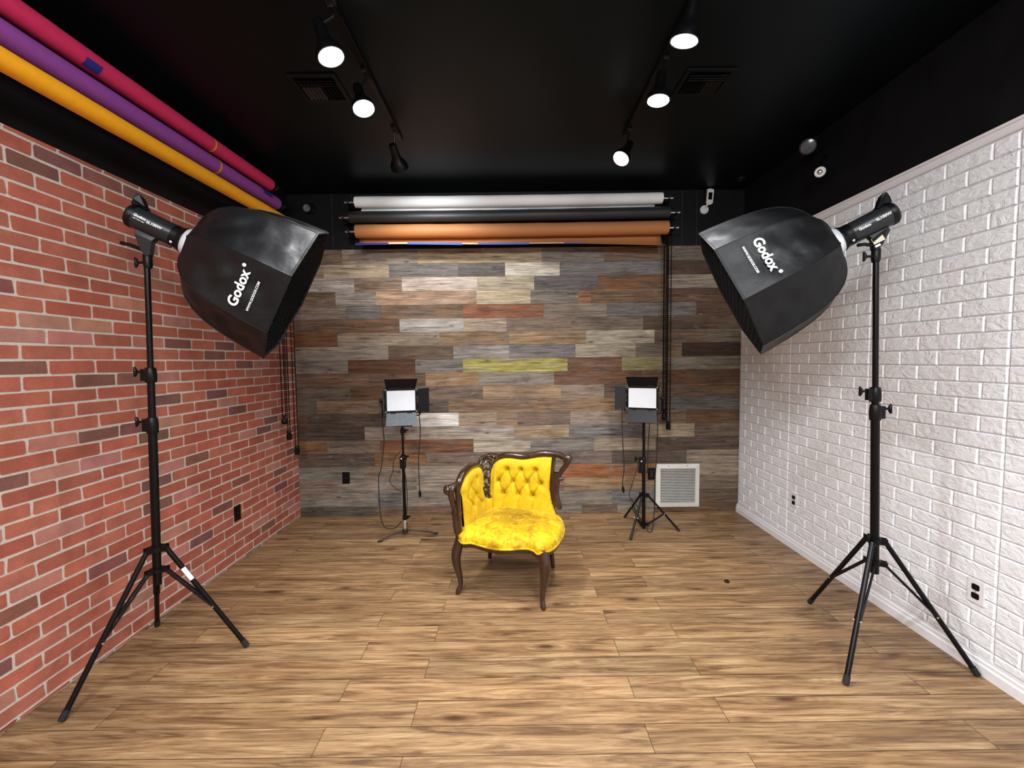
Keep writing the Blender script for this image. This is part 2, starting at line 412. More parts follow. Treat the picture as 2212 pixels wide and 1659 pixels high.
# back wall: black board above, reclaimed planks below
mb = MB(); mb.box((0.05, YB+0.072, ZC/2), (4.7, 0.1, ZC)); wall_back = struct('wall_back', mb, M['blackwall'])
mb = MB()
for x in (-1.684, -1.498, 1.44, 1.632, 1.769): mb.box((x, YB+0.021, (ZC+ZW)/2), (0.006, 0.004, ZC-ZW))
struct('board_seam', mb, M['paper_black'], wall_back)
PLANKS = [[(-2.085,-1.595,120,98,76),(-1.595,-0.88,138,124,108),(-0.88,-0.274,165,138,98),(-0.274,0.296,172,150,112),(0.296,0.888,122,116,106),(0.888,1.481,132,102,72),(1.481,1.941,118,108,95),(1.941,2.198,116,104,90)],[(-2.085,-1.775,150,130,110),(-1.775,-1.155,168,152,126),(-1.155,-0.496,112,108,104),(-0.496,-0.052,100,95,90),(-0.052,0.466,205,200,186),(0.466,1.482,120,119,120),(1.482,2.198,88,68,54)],[(-2.085,-1.489,166,156,150),(-1.489,-1.036,126,106,88),(-1.036,-0.318,192,178,162),(-0.318,0.224,178,168,142),(0.224,0.827,108,104,106),(0.827,1.483,134,88,48),(1.483,2.198,142,132,116)],[(-2.085,-1.67,120,90,60),(-1.67,-1.286,142,134,124),(-1.286,-0.329,172,142,116),(-0.329,0.187,188,172,142),(0.187,0.642,132,124,114),(0.642,0.761,168,106,60),(0.761,1.484,132,100,64),(1.484,2.198,96,72,55)],[(-2.085,-1.577,122,105,92),(-1.577,-1.241,107,102,99),(-1.241,-0.459,126,101,78),(-0.459,0.31,160,88,48),(0.31,0.915,142,127,112),(0.915,1.768,114,110,106),(1.768,2.198,90,65,48)],[(-2.085,-1.068,112,84,62),(-1.068,-0.453,172,168,160),(-0.453,-0.045,168,150,130),(-0.045,0.57,137,117,102),(0.57,1.261,130,114,100),(1.261,2.198,96,76,56)],[(-2.085,-1.666,130,78,36),(-1.666,-0.69,148,133,113),(-0.69,-0.021,150,118,82),(-0.021,0.716,162,130,88),(0.716,1.372,178,168,148),(1.372,1.874,120,98,80),(1.874,2.198,120,112,95)],[(-2.085,-1.182,142,132,120),(-1.182,-0.56,106,86,66),(-0.56,-0.022,155,150,144),(-0.022,0.613,126,123,121),(0.613,1.191,168,158,138),(1.191,1.489,126,114,102),(1.489,1.635,132,112,88),(1.635,2.198,70,52,40)],[(-2.085,-1.573,132,124,114),(-1.573,-0.927,98,67,43),(-0.927,-0.469,128,121,113),(-0.469,0.537,176,166,70),(0.537,1.058,122,87,66),(1.058,1.459,150,142,92),(1.459,2.198,126,121,106)],[(-2.085,-1.381,116,90,70),(-1.381,-0.832,107,82,62),(-0.832,-0.32,170,128,86),(-0.32,0.407,138,129,118),(0.407,1.255,128,82,55),(1.255,1.496,122,92,70),(1.496,2.198,102,72,50)],[(-2.085,-1.559,106,94,82),(-1.559,-1.144,106,80,60),(-1.144,-0.281,126,109,93),(-0.281,0.474,167,132,92),(0.474,0.889,150,130,112),(0.889,1.707,108,88,70),(1.707,2.198,112,86,63)],[(-2.085,-1.89,102,92,80),(-1.89,-1.29,134,111,87),(-1.29,-0.615,112,97,86),(-0.615,0.249,134,108,84),(0.249,0.992,152,117,80),(0.992,1.538,110,92,76),(1.538,2.198,98,98,96)],[(-2.085,-1.989,98,72,52),(-1.989,-0.971,86,74,64),(-0.971,-0.519,222,220,216),(-0.519,-0.151,167,140,106),(-0.151,0.051,142,117,92),(0.051,0.562,118,99,86),(0.562,1.113,154,140,124),(1.113,1.683,120,96,76),(1.683,2.198,104,74,48)],[(-2.085,-1.433,80,67,57),(-1.433,-1.042,142,130,118),(-1.042,0.018,168,158,146),(0.018,0.548,162,134,99),(0.548,1.267,116,114,112),(1.267,1.765,162,147,122),(1.765,2.198,106,90,74)],[(-2.085,-1.801,128,88,52),(-1.801,-1.288,120,104,90),(-1.288,-0.38,136,84,50),(-0.38,0.174,168,158,138),(0.174,0.79,126,120,114),(0.79,1.389,142,127,107),(1.389,2.198,90,74,64)],[(-2.085,-2.0,86,72,62),(-2.0,-1.342,94,80,70),(-1.342,-0.846,138,92,52),(-0.846,0.146,120,102,90),(0.146,0.966,114,100,90),(0.966,1.692,92,77,67),(1.692,2.198,140,124,107)],[(-2.085,-1.449,120,114,102),(-1.449,-1.093,132,117,100),(-1.093,0.031,152,140,126),(0.031,0.492,140,120,100),(0.492,1.386,160,92,42),(1.386,2.198,137,122,102)],[(-2.085,-1.711,127,107,94),(-1.711,-0.942,142,130,118),(-0.942,0.007,146,134,120),(0.007,0.491,136,110,90),(0.491,1.387,152,117,77),(1.387,2.198,117,102,84)],[(-2.085,-1.326,132,122,110),(-1.326,-1.091,108,108,108),(-1.091,0.028,142,132,120),(0.028,0.967,132,124,112),(0.967,1.388,112,110,110),(1.388,2.198,102,82,64)],[(-2.085,-1.861,82,74,67),(-1.861,-1.33,92,84,77),(-1.33,0.004,122,97,74),(0.004,0.672,132,122,112),(0.672,1.017,112,92,77),(1.017,1.384,137,124,107),(1.384,2.198,98,72,50)]]
ZR = [2.569,2.431,2.302,2.172,2.042,1.913,1.783,1.654,1.524,1.394,1.265,1.135,1.006,0.876,0.746,0.617,0.487,0.358,0.228,0.09,0.0]
mb = MB()
for i, row in enumerate(PLANKS):
    for x0, x1, cr_, cg_, cb_ in row:
        x0 = max(x0, xl(YB)); x1 = min(x1, XR)
        if x1 - x0 < 0.004: continue
        d = R.uniform(0.0, 0.004); g = 0.0007
        g_ = (cr_+cg_+cb_)/3; sa_ = 1.06 if cr_-cb_ < 60 else .84; c = lin([g_ + (q_-g_)*sa_ for q_ in (cr_, cg_, cb_)]); t = .93
        z1, z0 = ZR[i], ZR[i+1]
        yf = YB - 0.003 + d
        mb.box(((x0+x1)/2, (yf + YB+0.022)/2, (z0+z1)/2), (x1-x0-g, YB+0.022-yf, z1-z0-2*g), None, (c[0]*t, c[1]*t, c[2]*t), R.uniform(0, 90))
struct('plank_cladding', mb, M['cladding'], wall_back)

# left wall: black board with a faux red brick facing up to 2.43 m
def lw(y, z, out=0.0): return (xl(y) + out, y, z)
ZL = 2.512
mb = MB(); mb.add([lw(YF,0,-.018), lw(YB+.02,0,-.018), lw(YB+.02,ZC,-.018), lw(YF,ZC,-.018), lw(YF,0,-.1), lw(YB+.02,0,-.1), lw(YB+.02,ZC,-.1), lw(YF,ZC,-.1)],
    [(0,1,2,3),(7,6,5,4),(0,4,5,1),(3,2,6,7),(1,5,6,2),(0,3,7,4)])
wall_left = struct('wall_left', mb, M['blackwall'])
mb = MB(); mb.add([lw(YF,0,-.002), lw(YB,0,-.002), lw(YB,ZL,-.002), lw(YF,ZL,-.002), lw(YF,0,-.018), lw(YB,0,-.018), lw(YB,ZL,-.018), lw(YF,ZL,-.018)],
    [(0,1,2,3),(7,6,5,4),(0,4,5,1),(3,2,6,7),(1,5,6,2),(0,3,7,4)])
facing = struct('brick_facing', mb, M['mortar'], wall_left)
mb = MB(); BH, BL_, MO = 0.0686, 0.2115, 0.0105
def clipspan(a, b, lo, hi): return max(a, lo), min(b, hi)
k0 = 1.941
row = -int((ZL-k0)/BH) - 1
while True:
    zt = k0 - row*BH; zb = zt - BH
    if zt < 0.004: break
    zt2, zb2 = min(zt, ZL+0.005), max(zb, 0.0)
    off = 1.898 if row % 2 == 0 else 1.7925
    k = -24
    while off + k*BL_ < YB:
        a, c = clipspan(off+k*BL_, off+(k+1)*BL_, YF, YB)
        k += 1
        if c - a < 0.02: continue
        q = R.random()
        if q < 0.085: col = lin((126+R.randint(-8,8), 84+R.randint(-5,5), 76+R.randint(-5,5)))
        elif q < 0.2: col = lin((178+R.randint(-8,6), 120+R.randint(-6,6), 106+R.randint(-6,6)))
        else: col = (lambda e_, h_: lin((169+e_, 97+e_*.7+h_, 79+e_*.6+h_)))(R.randint(-10,9), R.randint(-5,5))
        m2 = MO/2; ya, yc = a + (m2 if a > YF else 0), c - (m2 if c < YB else 0); za, zc = zb2 + m2, zt2 - m2
        if zc - za < 0.008: continue
        cr = 0.007; pts = []
        for (cy, cz, a0) in ((yc-cr, zc-cr, 0), (ya+cr, zc-cr, 90), (ya+cr, za+cr, 180), (yc-cr, za+cr, 270)):
            for da in (0, 45, 90):
                an = math.radians(a0+da); rr = cr*R.uniform(0.6, 1.25)
                pts.append((cy + rr*math.cos(an) + R.uniform(-.0012,.0012), cz + rr*math.sin(an) + R.uniform(-.0012,.0012)))
        n = len(pts)
        vs = [lw(y, z, 0.0005) for y, z in pts] + [lw(y, z, -.003) for y, z in pts]
        mb.add(vs, [tuple(range(n))] + [(i, n+i, n+(i+1) % n, (i+1) % n) for i in range(n)], tuple(col), R.random())
    row += 1
struct('brick_faces', mb, M['brick'], facing)

# right wall: black board, white foam bricks between a baseboard and a top trim
mb = MB(); mb.box((XR+0.07, (YB+YF)/2, ZC/2), (0.1, YB-YF, ZC)); wall_right = struct('wall_right', mb, M['blackwall'])
mb = MB(); ZT = 2.467
mb.box((XR+0.011, (YB+YF)/2, ZT/2), (0.02, YB-YF, ZT)); foam = struct('foam_backing', mb, M['groove'], wall_right)
mb = MB(); WH, WL, PWD = 0.0777, 0.2052, 0.7182
row = -9
def wx(y, z, o): return (XR - o, y, z)
while True:
    zt = 1.839 - row*WH; zb = zt - WH
    if zt < 0.1: break
    zt2, zb2 = min(zt, ZT), max(zb, 0.086)
    if zt2 - zb2 > 0.012:
        for pn in range(-7, 4):
            y0 = 1.838 + pn*PWD
            if (row % 2) == 1: cuts = [0, 1, 2, 3, 3.5]
            else: cuts = [0, 0.5, 1.5, 2.5, 3.5]
            for ca, cb in zip(cuts[:-1], cuts[1:]):
                a, c = clipspan(y0+ca*WL, y0+cb*WL, YF, YB)
                if c - a < 0.02: continue
                e, bz, hgt = 0.0012, 0.0085, 0.0075
                j = [R.uniform(-.0012, .0012) for _ in range(8)]
                lo = [(a+e, zb2+e), (c-e, zb2+e), (c-e, zt2-e), (a+e, zt2-e)]
                hi = [(a+bz+j[0], zb2+bz*.8+j[1]), (c-bz+j[2], zb2+bz*.8+j[3]), (c-bz+j[4], zt2-bz*.8+j[5]), (a+bz+j[6], zt2-bz*.8+j[7])]
                vs = [wx(y, z, 0.0) for y, z in lo] + [wx(y, z, hgt + R.uniform(-.0012, .0012)) for y, z in hi]
                mb.add(vs, [(7,6,5,4)] + [((i+1) % 4, i, 4+i, 4+(i+1) % 4) for i in range(4)])
    row += 1
struct('foam_brick_faces', mb, M['wbrick'], foam)
def extrude_y(prof, y0, y1):
    m_ = MB(); n = len(prof)
    m_.add([(x, y0, z) for x, z in prof] + [(x, y1, z) for x, z in prof], [(i, (i+1) % n, n+(i+1) % n, n+i) for i in range(n)] + [tuple(reversed(range(n))), tuple(range(n, 2*n))])
    return m_
struct('trim_1', extrude_y([(XR+.02, ZT), (XR-.006, ZT), (XR-.010, ZT+.006), (XR-.010, ZT+.034), (XR-.017, ZT+.040), (XR-.017, ZT+.051), (XR+.02, ZT+.051)], YF, YB), M['white_trim'])
struct('baseboard_right', extrude_y([(XR+.02, 0), (XR-.017, 0), (XR-.017, .046), (XR-.014, .050), (XR-.012, .056), (XR-.012, .068), (XR-.006, .073), (XR-.006, .086), (XR+.02, .090)], YF, YB), M['white_trim'])

# ------------------------------------------------------------------ ceiling: tracks, heads, vents
def track(x, y0, y1, label):
    t = thing('light_track', label, 'light track', (x, (y0+y1)/2, ZC), group='ceiling light tracks')
    L = y1 - y0
    obj('rail', MB().box((0,0,-.012), (.034, L, .024)), M['black_metal'], t, bevel=.003)
    obj('end_feed', MB().box((0,-L/2-.03,-.014), (.04, .06, .028)), M['grey_plastic'], t, bevel=.004)
    return t
track(-.772, 1.93, 3.06, 'black light track on the ceiling left of the middle, over the brick side')
track(.82, 1.93, 3.05, 'black light track on the ceiling right of the middle, over the white wall side')

def track_head(xt, back, face, label, bulbmat, watts, size=1.0, cone=1.9):
    back, face = Vector(back), Vector(face); d = (face-back).normalized()
    yt = back.y
    root = Vector((xt, yt, ZC))
    t = thing('track_spotlight', label, 'track light', root, group='track spotlights')
    L = lambda p: Vector(p) - root
    obj('adapter', MB().box((0, 0, -.034), (.03, .075, .02)), M['black_plastic'], t, bevel=.003)
    j = L(back + d*.05)
    obj('arm', MB().tube([(0,0,-.04), (0,0,-.055), j + Vector((0,0,.03)), j], .006, 8), M['black_metal'], t, smooth=True)
    Ln = (face-back).length
    pr = [(0, .006), (.0, .022), (.012, .026), (Ln*.48, .028), (Ln*.60, .034), (Ln*.72, .049), (Ln*.86, .060), (Ln, .062), (Ln, .056), (Ln-.012, .055), (Ln-.03, .048)]
    obj('lamp_can', MB().lathe(L(back), d, pr, 28), M['black_metal'], t, smooth=True, sharp=0.7)
    n = 26; mb_ = MB(); mb_.lathe(L(face), d, [(-.022, .044), (-.010, .0535), (.001, .052), (.009, .036), (.0125, .010), (.0127, .001)], n)
    obj('bulb', mb_, bulbmat, t, smooth=True)
    li = bpy.data.lights.new('bulb_light', 'SPOT'); li.energy = watts; li.spot_size = cone; li.spot_blend = 0.8; li.shadow_soft_size = 0.05
    li.color = (0.985, 0.985, 1.0)
    lo = bpy.data.objects.new('bulb_light', li); C.objects.link(lo)
    lo.location = L(face + d*.03); lo.rotation_euler = d.to_track_quat('-Z', 'Y').to_euler(); lo.parent = t
    return t
track_head(-.772, (-.845,1.94,3.02), (-.788,1.937,2.86), 'lit track spotlight at the camera end of the left ceiling track', M['bulb'], 95)
track_head(-.772, (-.82,2.348,3.00), (-.778,2.318,2.86), 'lit track spotlight in the middle of the left ceiling track', M['bulb'], 95)
track_head(-.772, (-.79,2.90,2.97), (-.775,3.03,2.87), 'black track spotlight at the far end of the left track, turned to the back wall', M['bulb'], 48)
track_head(.82, (.784,1.836,3.02), (.758,1.869,2.86), 'large bright track spotlight at the camera end of the right ceiling track', M['bulb'], 95)
track_head(.82, (.808,2.279,3.01), (.79,2.279,2.86), 'lit track spotlight in the middle of the right ceiling track', M['bulb'], 95)
track_head(.82, (.835,2.95,2.985), (.755,2.90,2.855), 'track spotlight at the far end of the right track, seen side on, dimly lit', M['bulb_dim'], 45)


def ceiling_vent(x0, x1, y0, y1, label):
    t = thing('ceiling_vent', label, 'vent', ((x0+x1)/2, (y0+y1)/2, ZC), group='black ceiling vents')
    w, l = x1-x0, y1-y0
    f = MB()
    for sx in (-1, 1): f.box((sx*(w/2-.012), 0, -.005), (.024, l, .010))
    for sy in (-1, 1): f.box((0, sy*(l/2-.012), -.005), (w-.048, .024, .010))
    obj('frame', f, M['black_metal'], t, bevel=.002)
    s = MB()
    for i in range(3): s.box((0, -l/2+.05+i*.02, -.012), (w-.06, .018, .002), Matrix.Rotation(math.radians(35), 3, 'X'))
    for i in range(9): s.box((-w/2+.045+i*(w-.09)/8, .035, -.012), (.016, l-.13, .002), Matrix.Rotation(math.radians(-38 if i < 5 else 38), 3, 'Y'))
    obj('blades', s, M['black_metal'], t)
ceiling_vent(-1.225, -.955, 2.385, 2.63, 'black ceiling vent left of the left light track')
ceiling_vent(.985, 1.262, 2.375, 2.61, 'black ceiling vent right of the right light track')

# small round fitting on the ceiling near the back right corner
t = thing('ceiling_sprinkler', 'small black ring fitting on the ceiling by the back right corner', 'sprinkler', (2.06, 3.80, ZC))
obj('ring', MB().lathe((0,0,0), (0,0,-1), [(0,.040),(.006,.040),(.010,.034),(.006,.026),(0,.024)], 26), M['grey_plastic'], t, smooth=True)
obj('cap', MB().lathe((0,0,0), (0,0,-1), [(0,.016),(.012,.016),(.018,.010),(.020,.001)], 18), M['grey_plastic'], t, smooth=True)

# lamp and camera hanging by the right wall
t = thing('wall_spotlight', 'unlit dark round spotlight high on the black right wall', 'spotlight', (2.195, 3.05, 2.99))
obj('wall_plate', MB().lathe((-.002,0,0), (-1,0,0), [(0,.045),(.012,.045),(.016,.03)], 20), M['black_plastic'], t, smooth=True)
obj('arm', MB().tube([(-.01,0,0), (-.06,-.01,.01), (-.085,-.02,-.0)], .008, 8), M['black_metal'], t, smooth=True)
d = Vector((-.62,-.72,-.32)).normalized(); o_ = Vector((-.085,-.03,-.01))
obj('lamp_can', MB().lathe(o_-d*.03, d, [(0,.02),(.02,.038),(.06,.050),(.085,.052),(.085,.047),(.075,.045)], 24), M['black_metal'], t, smooth=True)
obj('lamp_glass', MB().lathe(o_+d*.043, d, [(0,.046),(.004,.045),(.008,.02),(.0085,.001)], 24), M['grey_glass'], t, smooth=True)
t = thing('security_camera', 'small white-rimmed round camera on the black right wall', 'camera', (2.195, 2.93, 2.77))
obj('bracket', MB().tube([(0,.02,.12), (-.04,.01,.10), (-.075,-.01,.04), (-.085,-.02,-.005)], .007, 8), M['black_metal'], t, smooth=True)
obj('cable', MB().tube([(-.003,.09,.30), (-.006,.06,.24), (-.006,.03,.17), (-.004,.02,.12)], .003, 6), M['black_plastic'], t, smooth=True)
d = Vector((-.70,-.66,-.2)).normalized(); o_ = Vector((-.095,-.04,-.02))
obj('camera_body', MB().lathe(o_-d*.05, d, [(0,.012),(.01,.026),(.045,.030)], 20), M['black_plastic'], t, smooth=True)
obj('rim', MB().lathe(o_-d*.006, d, [(0,.031),(.008,.033),(.012,.028),(.008,.020)], 24), M['white_plastic'], t, smooth=True)
obj('lens', MB().sphere(o_+d*.002, .018, 16, 10), M['steel'], t, smooth=True)

# ------------------------------------------------------------------ back wall fittings
def outlet(name, label, loc, axis, plate, face, group=None, w=.072, h=.115):
    """axis: outward normal, built so the plate lies flat on its wall"""
    t = thing(name, label, 'outlet', loc, group=group)
    n = Vector(axis); s = Vector((0,0,1)).cross(n)
    rot = Matrix((s, n, Vector((0,0,1)))).transposed()
    obj('cover_plate', MB().box(n*.003, (w, .006, h), rot), plate, t, bevel=.002)
    for dz in (.021, -.021):
        prof = []
        for i in range(20):
            an = 2*PI*i/20
            prof.append(s*(.0175*max(-.92, min(.92, math.cos(an)*1.12))) + Vector((0,0,1))*(dz + .0150*max(-.95, min(.95, math.sin(an)*1.15))))
        m_ = MB(); m_.add([p + n*.006 for p in prof] + [p + n*.0085 for p in prof], [tuple(range(20, 40))] + [(i, (i+1) % 20, 20+(i+1) % 20, 20+i) for i in range(20)])
        r_ = obj('receptacle', m_, face, t)
        sl = MB()
        for sx in (-.006, .006): sl.box(s*sx + Vector((0,0,dz+.003)) + n*.0086, (.0018, .001, .007), rot)
        sl.box(Vector((0,0,dz-.008)) + n*.0086, (.004, .001, .004), rot)
        obj('slots', sl, M['black_glass'], r_)
    obj('screw', MB().lathe(n*.006, n, [(0,.003),(.0012,.003)], 10), M['steel'], t)
    return t
outlet('wall_outlet', 'black power outlet on the plank wall left of the left LED panel stand', (-1.627, YB-.002, .38), (0,-1,0), M['black_plastic'], M['black_plastic'])
outlet('wall_outlet', 'black power outlet on the plank wall behind the right LED panel stand', (1.35, YB-.002, .385), (0,-1,0), M['black_plastic'], M['grey_plastic'])
outlet('wall_outlet', 'black power outlet on the red brick wall', (xl(3.10)+.0006, 3.10, .375), (1,0,0), M['black_plastic'], M['black_plastic'])
outlet('wall_outlet', 'white outlet plate with black sockets on the white wall, near the back corner', (XR-.008, 3.19, .391), (-1,0,0), M['white_plastic'], M['black_plastic'])
outlet('wall_outlet', 'white outlet plate with black sockets on the white brick wall, nearest the camera', (XR-.008, 1.914, .383), (-1,0,0), M['white_plastic'], M['black_plastic'])

t = thing('return_air_grille', 'white square return air grille low on the plank wall right of the right LED stand', 'vent', (1.603, YB-.003, .268))
W = .212
f = MB()
def frame_strip(f_, a, b, wi):  # mitred sloping frame
    o4 = [(-a,-a),(a,-a),(a,a),(-a,a)]; i4 = [(-b,-b),(b,-b),(b,b),(-b,b)]
    vs = [(x, 0, z) for x, z in o4] + [(x, -.008, z) for x, z in o4] + [(x, -.016, z) for x, z in i4] + [(x, 0, z) for x, z in i4]
    fs = []
    for i in range(4):
        j = (i+1) % 4
        fs += [(i, j, 4+j, 4+i), (4+i, 4+j, 8+j, 8+i), (8+i, 8+j, 12+j, 12+i)]
    f_.add(vs, fs)
frame_strip(f, W, W-.042, 0)
obj('frame', f, M['vent_white'], t)
s = MB()
for i in range(22): s.box((0, -.010, -W+.05+i*(2*W-.1)/21), (2*W-.088, .0085, .0022), Matrix.Rotation(math.radians(24), 3, 'X'))
obj('louvers', s, M['vent_white'], t)
obj('duct_opening', MB().box((0, .0, 0), (2*W-.084, .002, 2*W-.084)), M['vent_dark'], t)
for sx in (-.09, .09): obj('screw', MB().lathe((sx, -.0118, W-.020), (0,-1,0), [(0,.005),(.002,.004)], 10), M['vent_dark'], t)

t = thing('wall_sensor', 'white sensor with a dark screen and round base high on the black wall', 'sensor', (1.838, YB+.02, 2.905))
obj('round_base', MB().lathe((0,0,0), (0,-1,0), [(0,.040),(.012,.040),(.018,.035),(.022,.012),(.022,.001)], 28), M['white_plastic'], t, smooth=True)
obj('stalk', MB().tube([(.005,-.018,.01), (.015,-.035,.035), (.022,-.04,.055)], .008, 10), M['steel'], t, smooth=True)
ro = Matrix.Rotation(math.radians(4), 3, 'Y')
m_ = MB(); pr = [(-.030,-.062),(.004,-.076),(.030,-.060),(.032,.066),(.0,.074),(-.030,.068)]; n = len(pr)
m_.add([ro @ Vector((x,-.032,z)) + Vector((.034,0,.105)) for x, z in pr] + [ro @ Vector((x,-.052,z)) + Vector((.034,0,.105)) for x, z in pr], [tuple(reversed(range(n, 2*n))), tuple(range(n))] + [(i, n+i, n+(i+1) % n, (i+1) % n) for i in range(n)])
obj('housing', m_, M['white_plastic'], t, bevel=.003)
obj('screen', MB().box(ro @ Vector((0,-.0525,.004)) + Vector((.034,0,.105)), (.036,.002,.066), ro), M['black_glass'], t)

t = thing('wall_speaker', 'small round black speaker on the black wall, left of the paper rolls', 'speaker', (-1.905, YB+.02, 2.955))
obj('back_plate', MB().lathe((.022,0,.0), (0,-1,0), [(0,.050),(.02,.050),(.026,.044)], 26), M['black_plastic'], t, smooth=True)
obj('driver_ring', MB().lathe((0,-.02,0), (-.15,-1,-.1), [(0,.030),(.018,.034),(.022,.030),(.018,.018)], 24), M['mid_grey'], t, smooth=True)
hole = MB()
for i in range(8): hole.sphere((.022*math.cos(i*PI/4), -.040, .022*math.sin(i*PI/4)), .0035, 8, 5)
obj('face_studs', hole, M['pale_print'], t)
obj('cable', MB().tube([(0,-.004,.05),(-.004,-.004,.10),(-.002,-.004,.135)], .003, 6), M['black_plastic'], t, smooth=True)
# ------------------------------------------------------------------ backdrop rolls
def paper_roll(name, a, b, r, paper, label, group, rod=.10, bands=(), seed=1, n=28, rodmat=None):
    rr = random.Random(seed)
    a, b = Vector(a), Vector(b); root = (a+b)/2; d = (b-a).normalized(); L = (b-a).length
    t = thing(name, label, 'backdrop roll', root, group=group)
    pts = []; rad = []
    for i in range(31):
        f = i/30; pts.append(a + (b-a)*f - root + Vector((0, 0, -.006*math.sin(PI*f)))); rad.append(r*(1 + rr.uniform(-.018, .018)))
    obj('paper', MB().tube(pts, rad, n), paper, t, smooth=True, sharp=0.9)
    for e, s in ((a, -1), (b, 1)):
        q = e - root
        obj('core', MB().lathe(q - d*s*.02, d*s, [(0,.034),(.026,.034),(.026,.026),(.010,.026)], 20), M['cardboard'], t, smooth=True)
        obj('support_rod', MB().cyl(q - d*s*.03, q + d*s*rod, 0.0105, 12), rodmat or M['steel'], t, smooth=True)
    for y0, w, m_ in bands:
        f = (y0 - a.y)/(b.y - a.y) if abs(b.y-a.y) > .5 else (y0 - a.x)/(b.x - a.x)
        c = a + (b-a)*f - root + Vector((0, 0, -.006*math.sin(PI*f)))
        p0 = c - d*w/2; ring = MB()
        ring.tube([p0, c, c + d*w/2], [r*1.025, r*1.035, r*1.025], n, cap=False)
        obj('tape_band', ring, m_, t, smooth=True)
    return t, root
t, ro = paper_roll('backdrop_roll', (-1.393, 3.85, 2.946), (1.375, 3.85, 2.951), .049, M['paper_white'], 'white seamless paper roll, topmost on the back wall', 'paper rolls on the back wall')
sh = MB(); rows = []
for y, z in ((3.897, 2.95), (3.899, 2.92), (3.896, 2.89), (3.892, 2.872)): rows.append([Vector((x, y, z)) - ro for x in (-1.358, -.7, 0, .7, 1.326)])
obj('hanging_edge', sh.grid(rows), M['paper_white'], t, solid=.001)
obj('weight_bar', MB().cyl(Vector((-1.358, 3.885, 2.870)) - ro, Vector((1.326, 3.885, 2.876)) - ro, .0125, 14), M['paper_white'], t, smooth=True)
t, ro = paper_roll('backdrop_roll', (-1.443, 3.85, 2.812), (1.439, 3.85, 2.824), .053, M['paper_black'], 'black seamless paper roll between the white and caramel rolls', 'paper rolls on the back wall')
t, ro = paper_roll('backdrop_roll', (-1.393, 3.85, 2.687), (1.428, 3.85, 2.690), .060, M['paper_brown'], 'caramel brown paper roll with a loose hanging edge, lowest on the back wall', 'paper rolls on the back wall')
def brown_edge(x):
    f = (x + 1.389)/2.776
    return 2.566 - .030*f**2.2 - .014*f + .004*math.sin(f*11)
sh = MB(); rows = []
XS = [-1.389 + 2.776*i/40 for i in range(41)]
for k, (y, u) in enumerate(((3.912, 1.0), (3.915, .80), (3.912, .55), (3.902, .34), (3.884, .17), (3.858, .06), (3.828, .01), (3.800, .0))):
    rows.append([Vector((x, y - .02*((x+1.389)/2.776)*(1-u), brown_edge(x) + u*(2.688-brown_edge(x)))) - ro for x in XS])
obj('hanging_edge', sh.grid(rows), M['paper_brown'], t, smooth=True, solid=.0015)
for xa, xb, mt, h in ((-1.389,-1.09,'navy_tape',.018),(-1.09,-.92,'cream_tape',.014),(-.92,-.43,'blue_tape',.018),(-.43,-.29,'cream_tape',.012),(-.29,.17,'blue_tape',.014),(.17,.48,'cream_tape',.008),(.48,.66,'blue_tape',.007)):
    m_ = MB(); r1 = []; r2 = []
    for i in range(9):
        x = xa + (xb-xa)*i/8; yy = 3.800 - .02*((x+1.389)/2.776) - .0025; z = brown_edge(x)
        r1.append(Vector((x, yy, z + .003)) - ro); r2.append(Vector((x, yy + .002, z + .003 - h)) - ro)
    m_.grid([r1, r2]); obj('tape', m_, M[mt], t, solid=.001, label=('cream' if 'cream' in mt else 'blue') + ' tape strip')

GL = 'coloured paper rolls along the brick wall'
t, ro = paper_roll('backdrop_roll', (-1.955, .72, 2.893), (-1.955, 3.475, 2.955), .048, M['paper_pink'], 'magenta pink paper roll, highest along the left wall', GL, bands=((2.80, .014, M['amber_tape']),), seed=3)
def patch(t, ro, axis_a, axis_b, r, y0, w, a0, a1, mat_, nm):
    m_ = MB(); rows = []
    a, b = Vector(axis_a), Vector(axis_b)
    for i in range(4):
        y = y0 + w*i/3; f = (y-a.y)/(b.y-a.y); c = a + (b-a)*f + Vector((0, 0, -.006*math.sin(PI*f)))
        rows.append([c + Vector((math.cos(math.radians(a0+(a1-a0)*j/6)), 0, math.sin(math.radians(a0+(a1-a0)*j/6))))*r*1.04 - ro for j in range(7)])
    obj(nm, m_.grid(rows), mat_, t, smooth=True)
patch(t, ro, (-1.955, .72, 2.893), (-1.955, 3.46, 2.955), .048, 1.97, .075, -70, -18, M['navy_tape'], 'blue_tape')
t, ro = paper_roll('backdrop_roll', (-1.95, .72, 2.765), (-1.95, 3.55, 2.832), .049, M['paper_purple'], 'purple paper roll between the pink and amber rolls', GL, bands=((2.83, .014, M['amber_tape']),), seed=5)
patch(t, ro, (-1.95, .72, 2.765), (-1.95, 3.55, 2.832), .049, 3.30, .12, -5, 55, M['navy_tape'], 'blue_tape')
paper_roll('backdrop_roll', (-1.89, .72, 2.632), (-1.89, 3.56, 2.690), .043, M['paper_yellow'], 'amber yellow paper roll, lowest along the left wall', GL, seed=9)

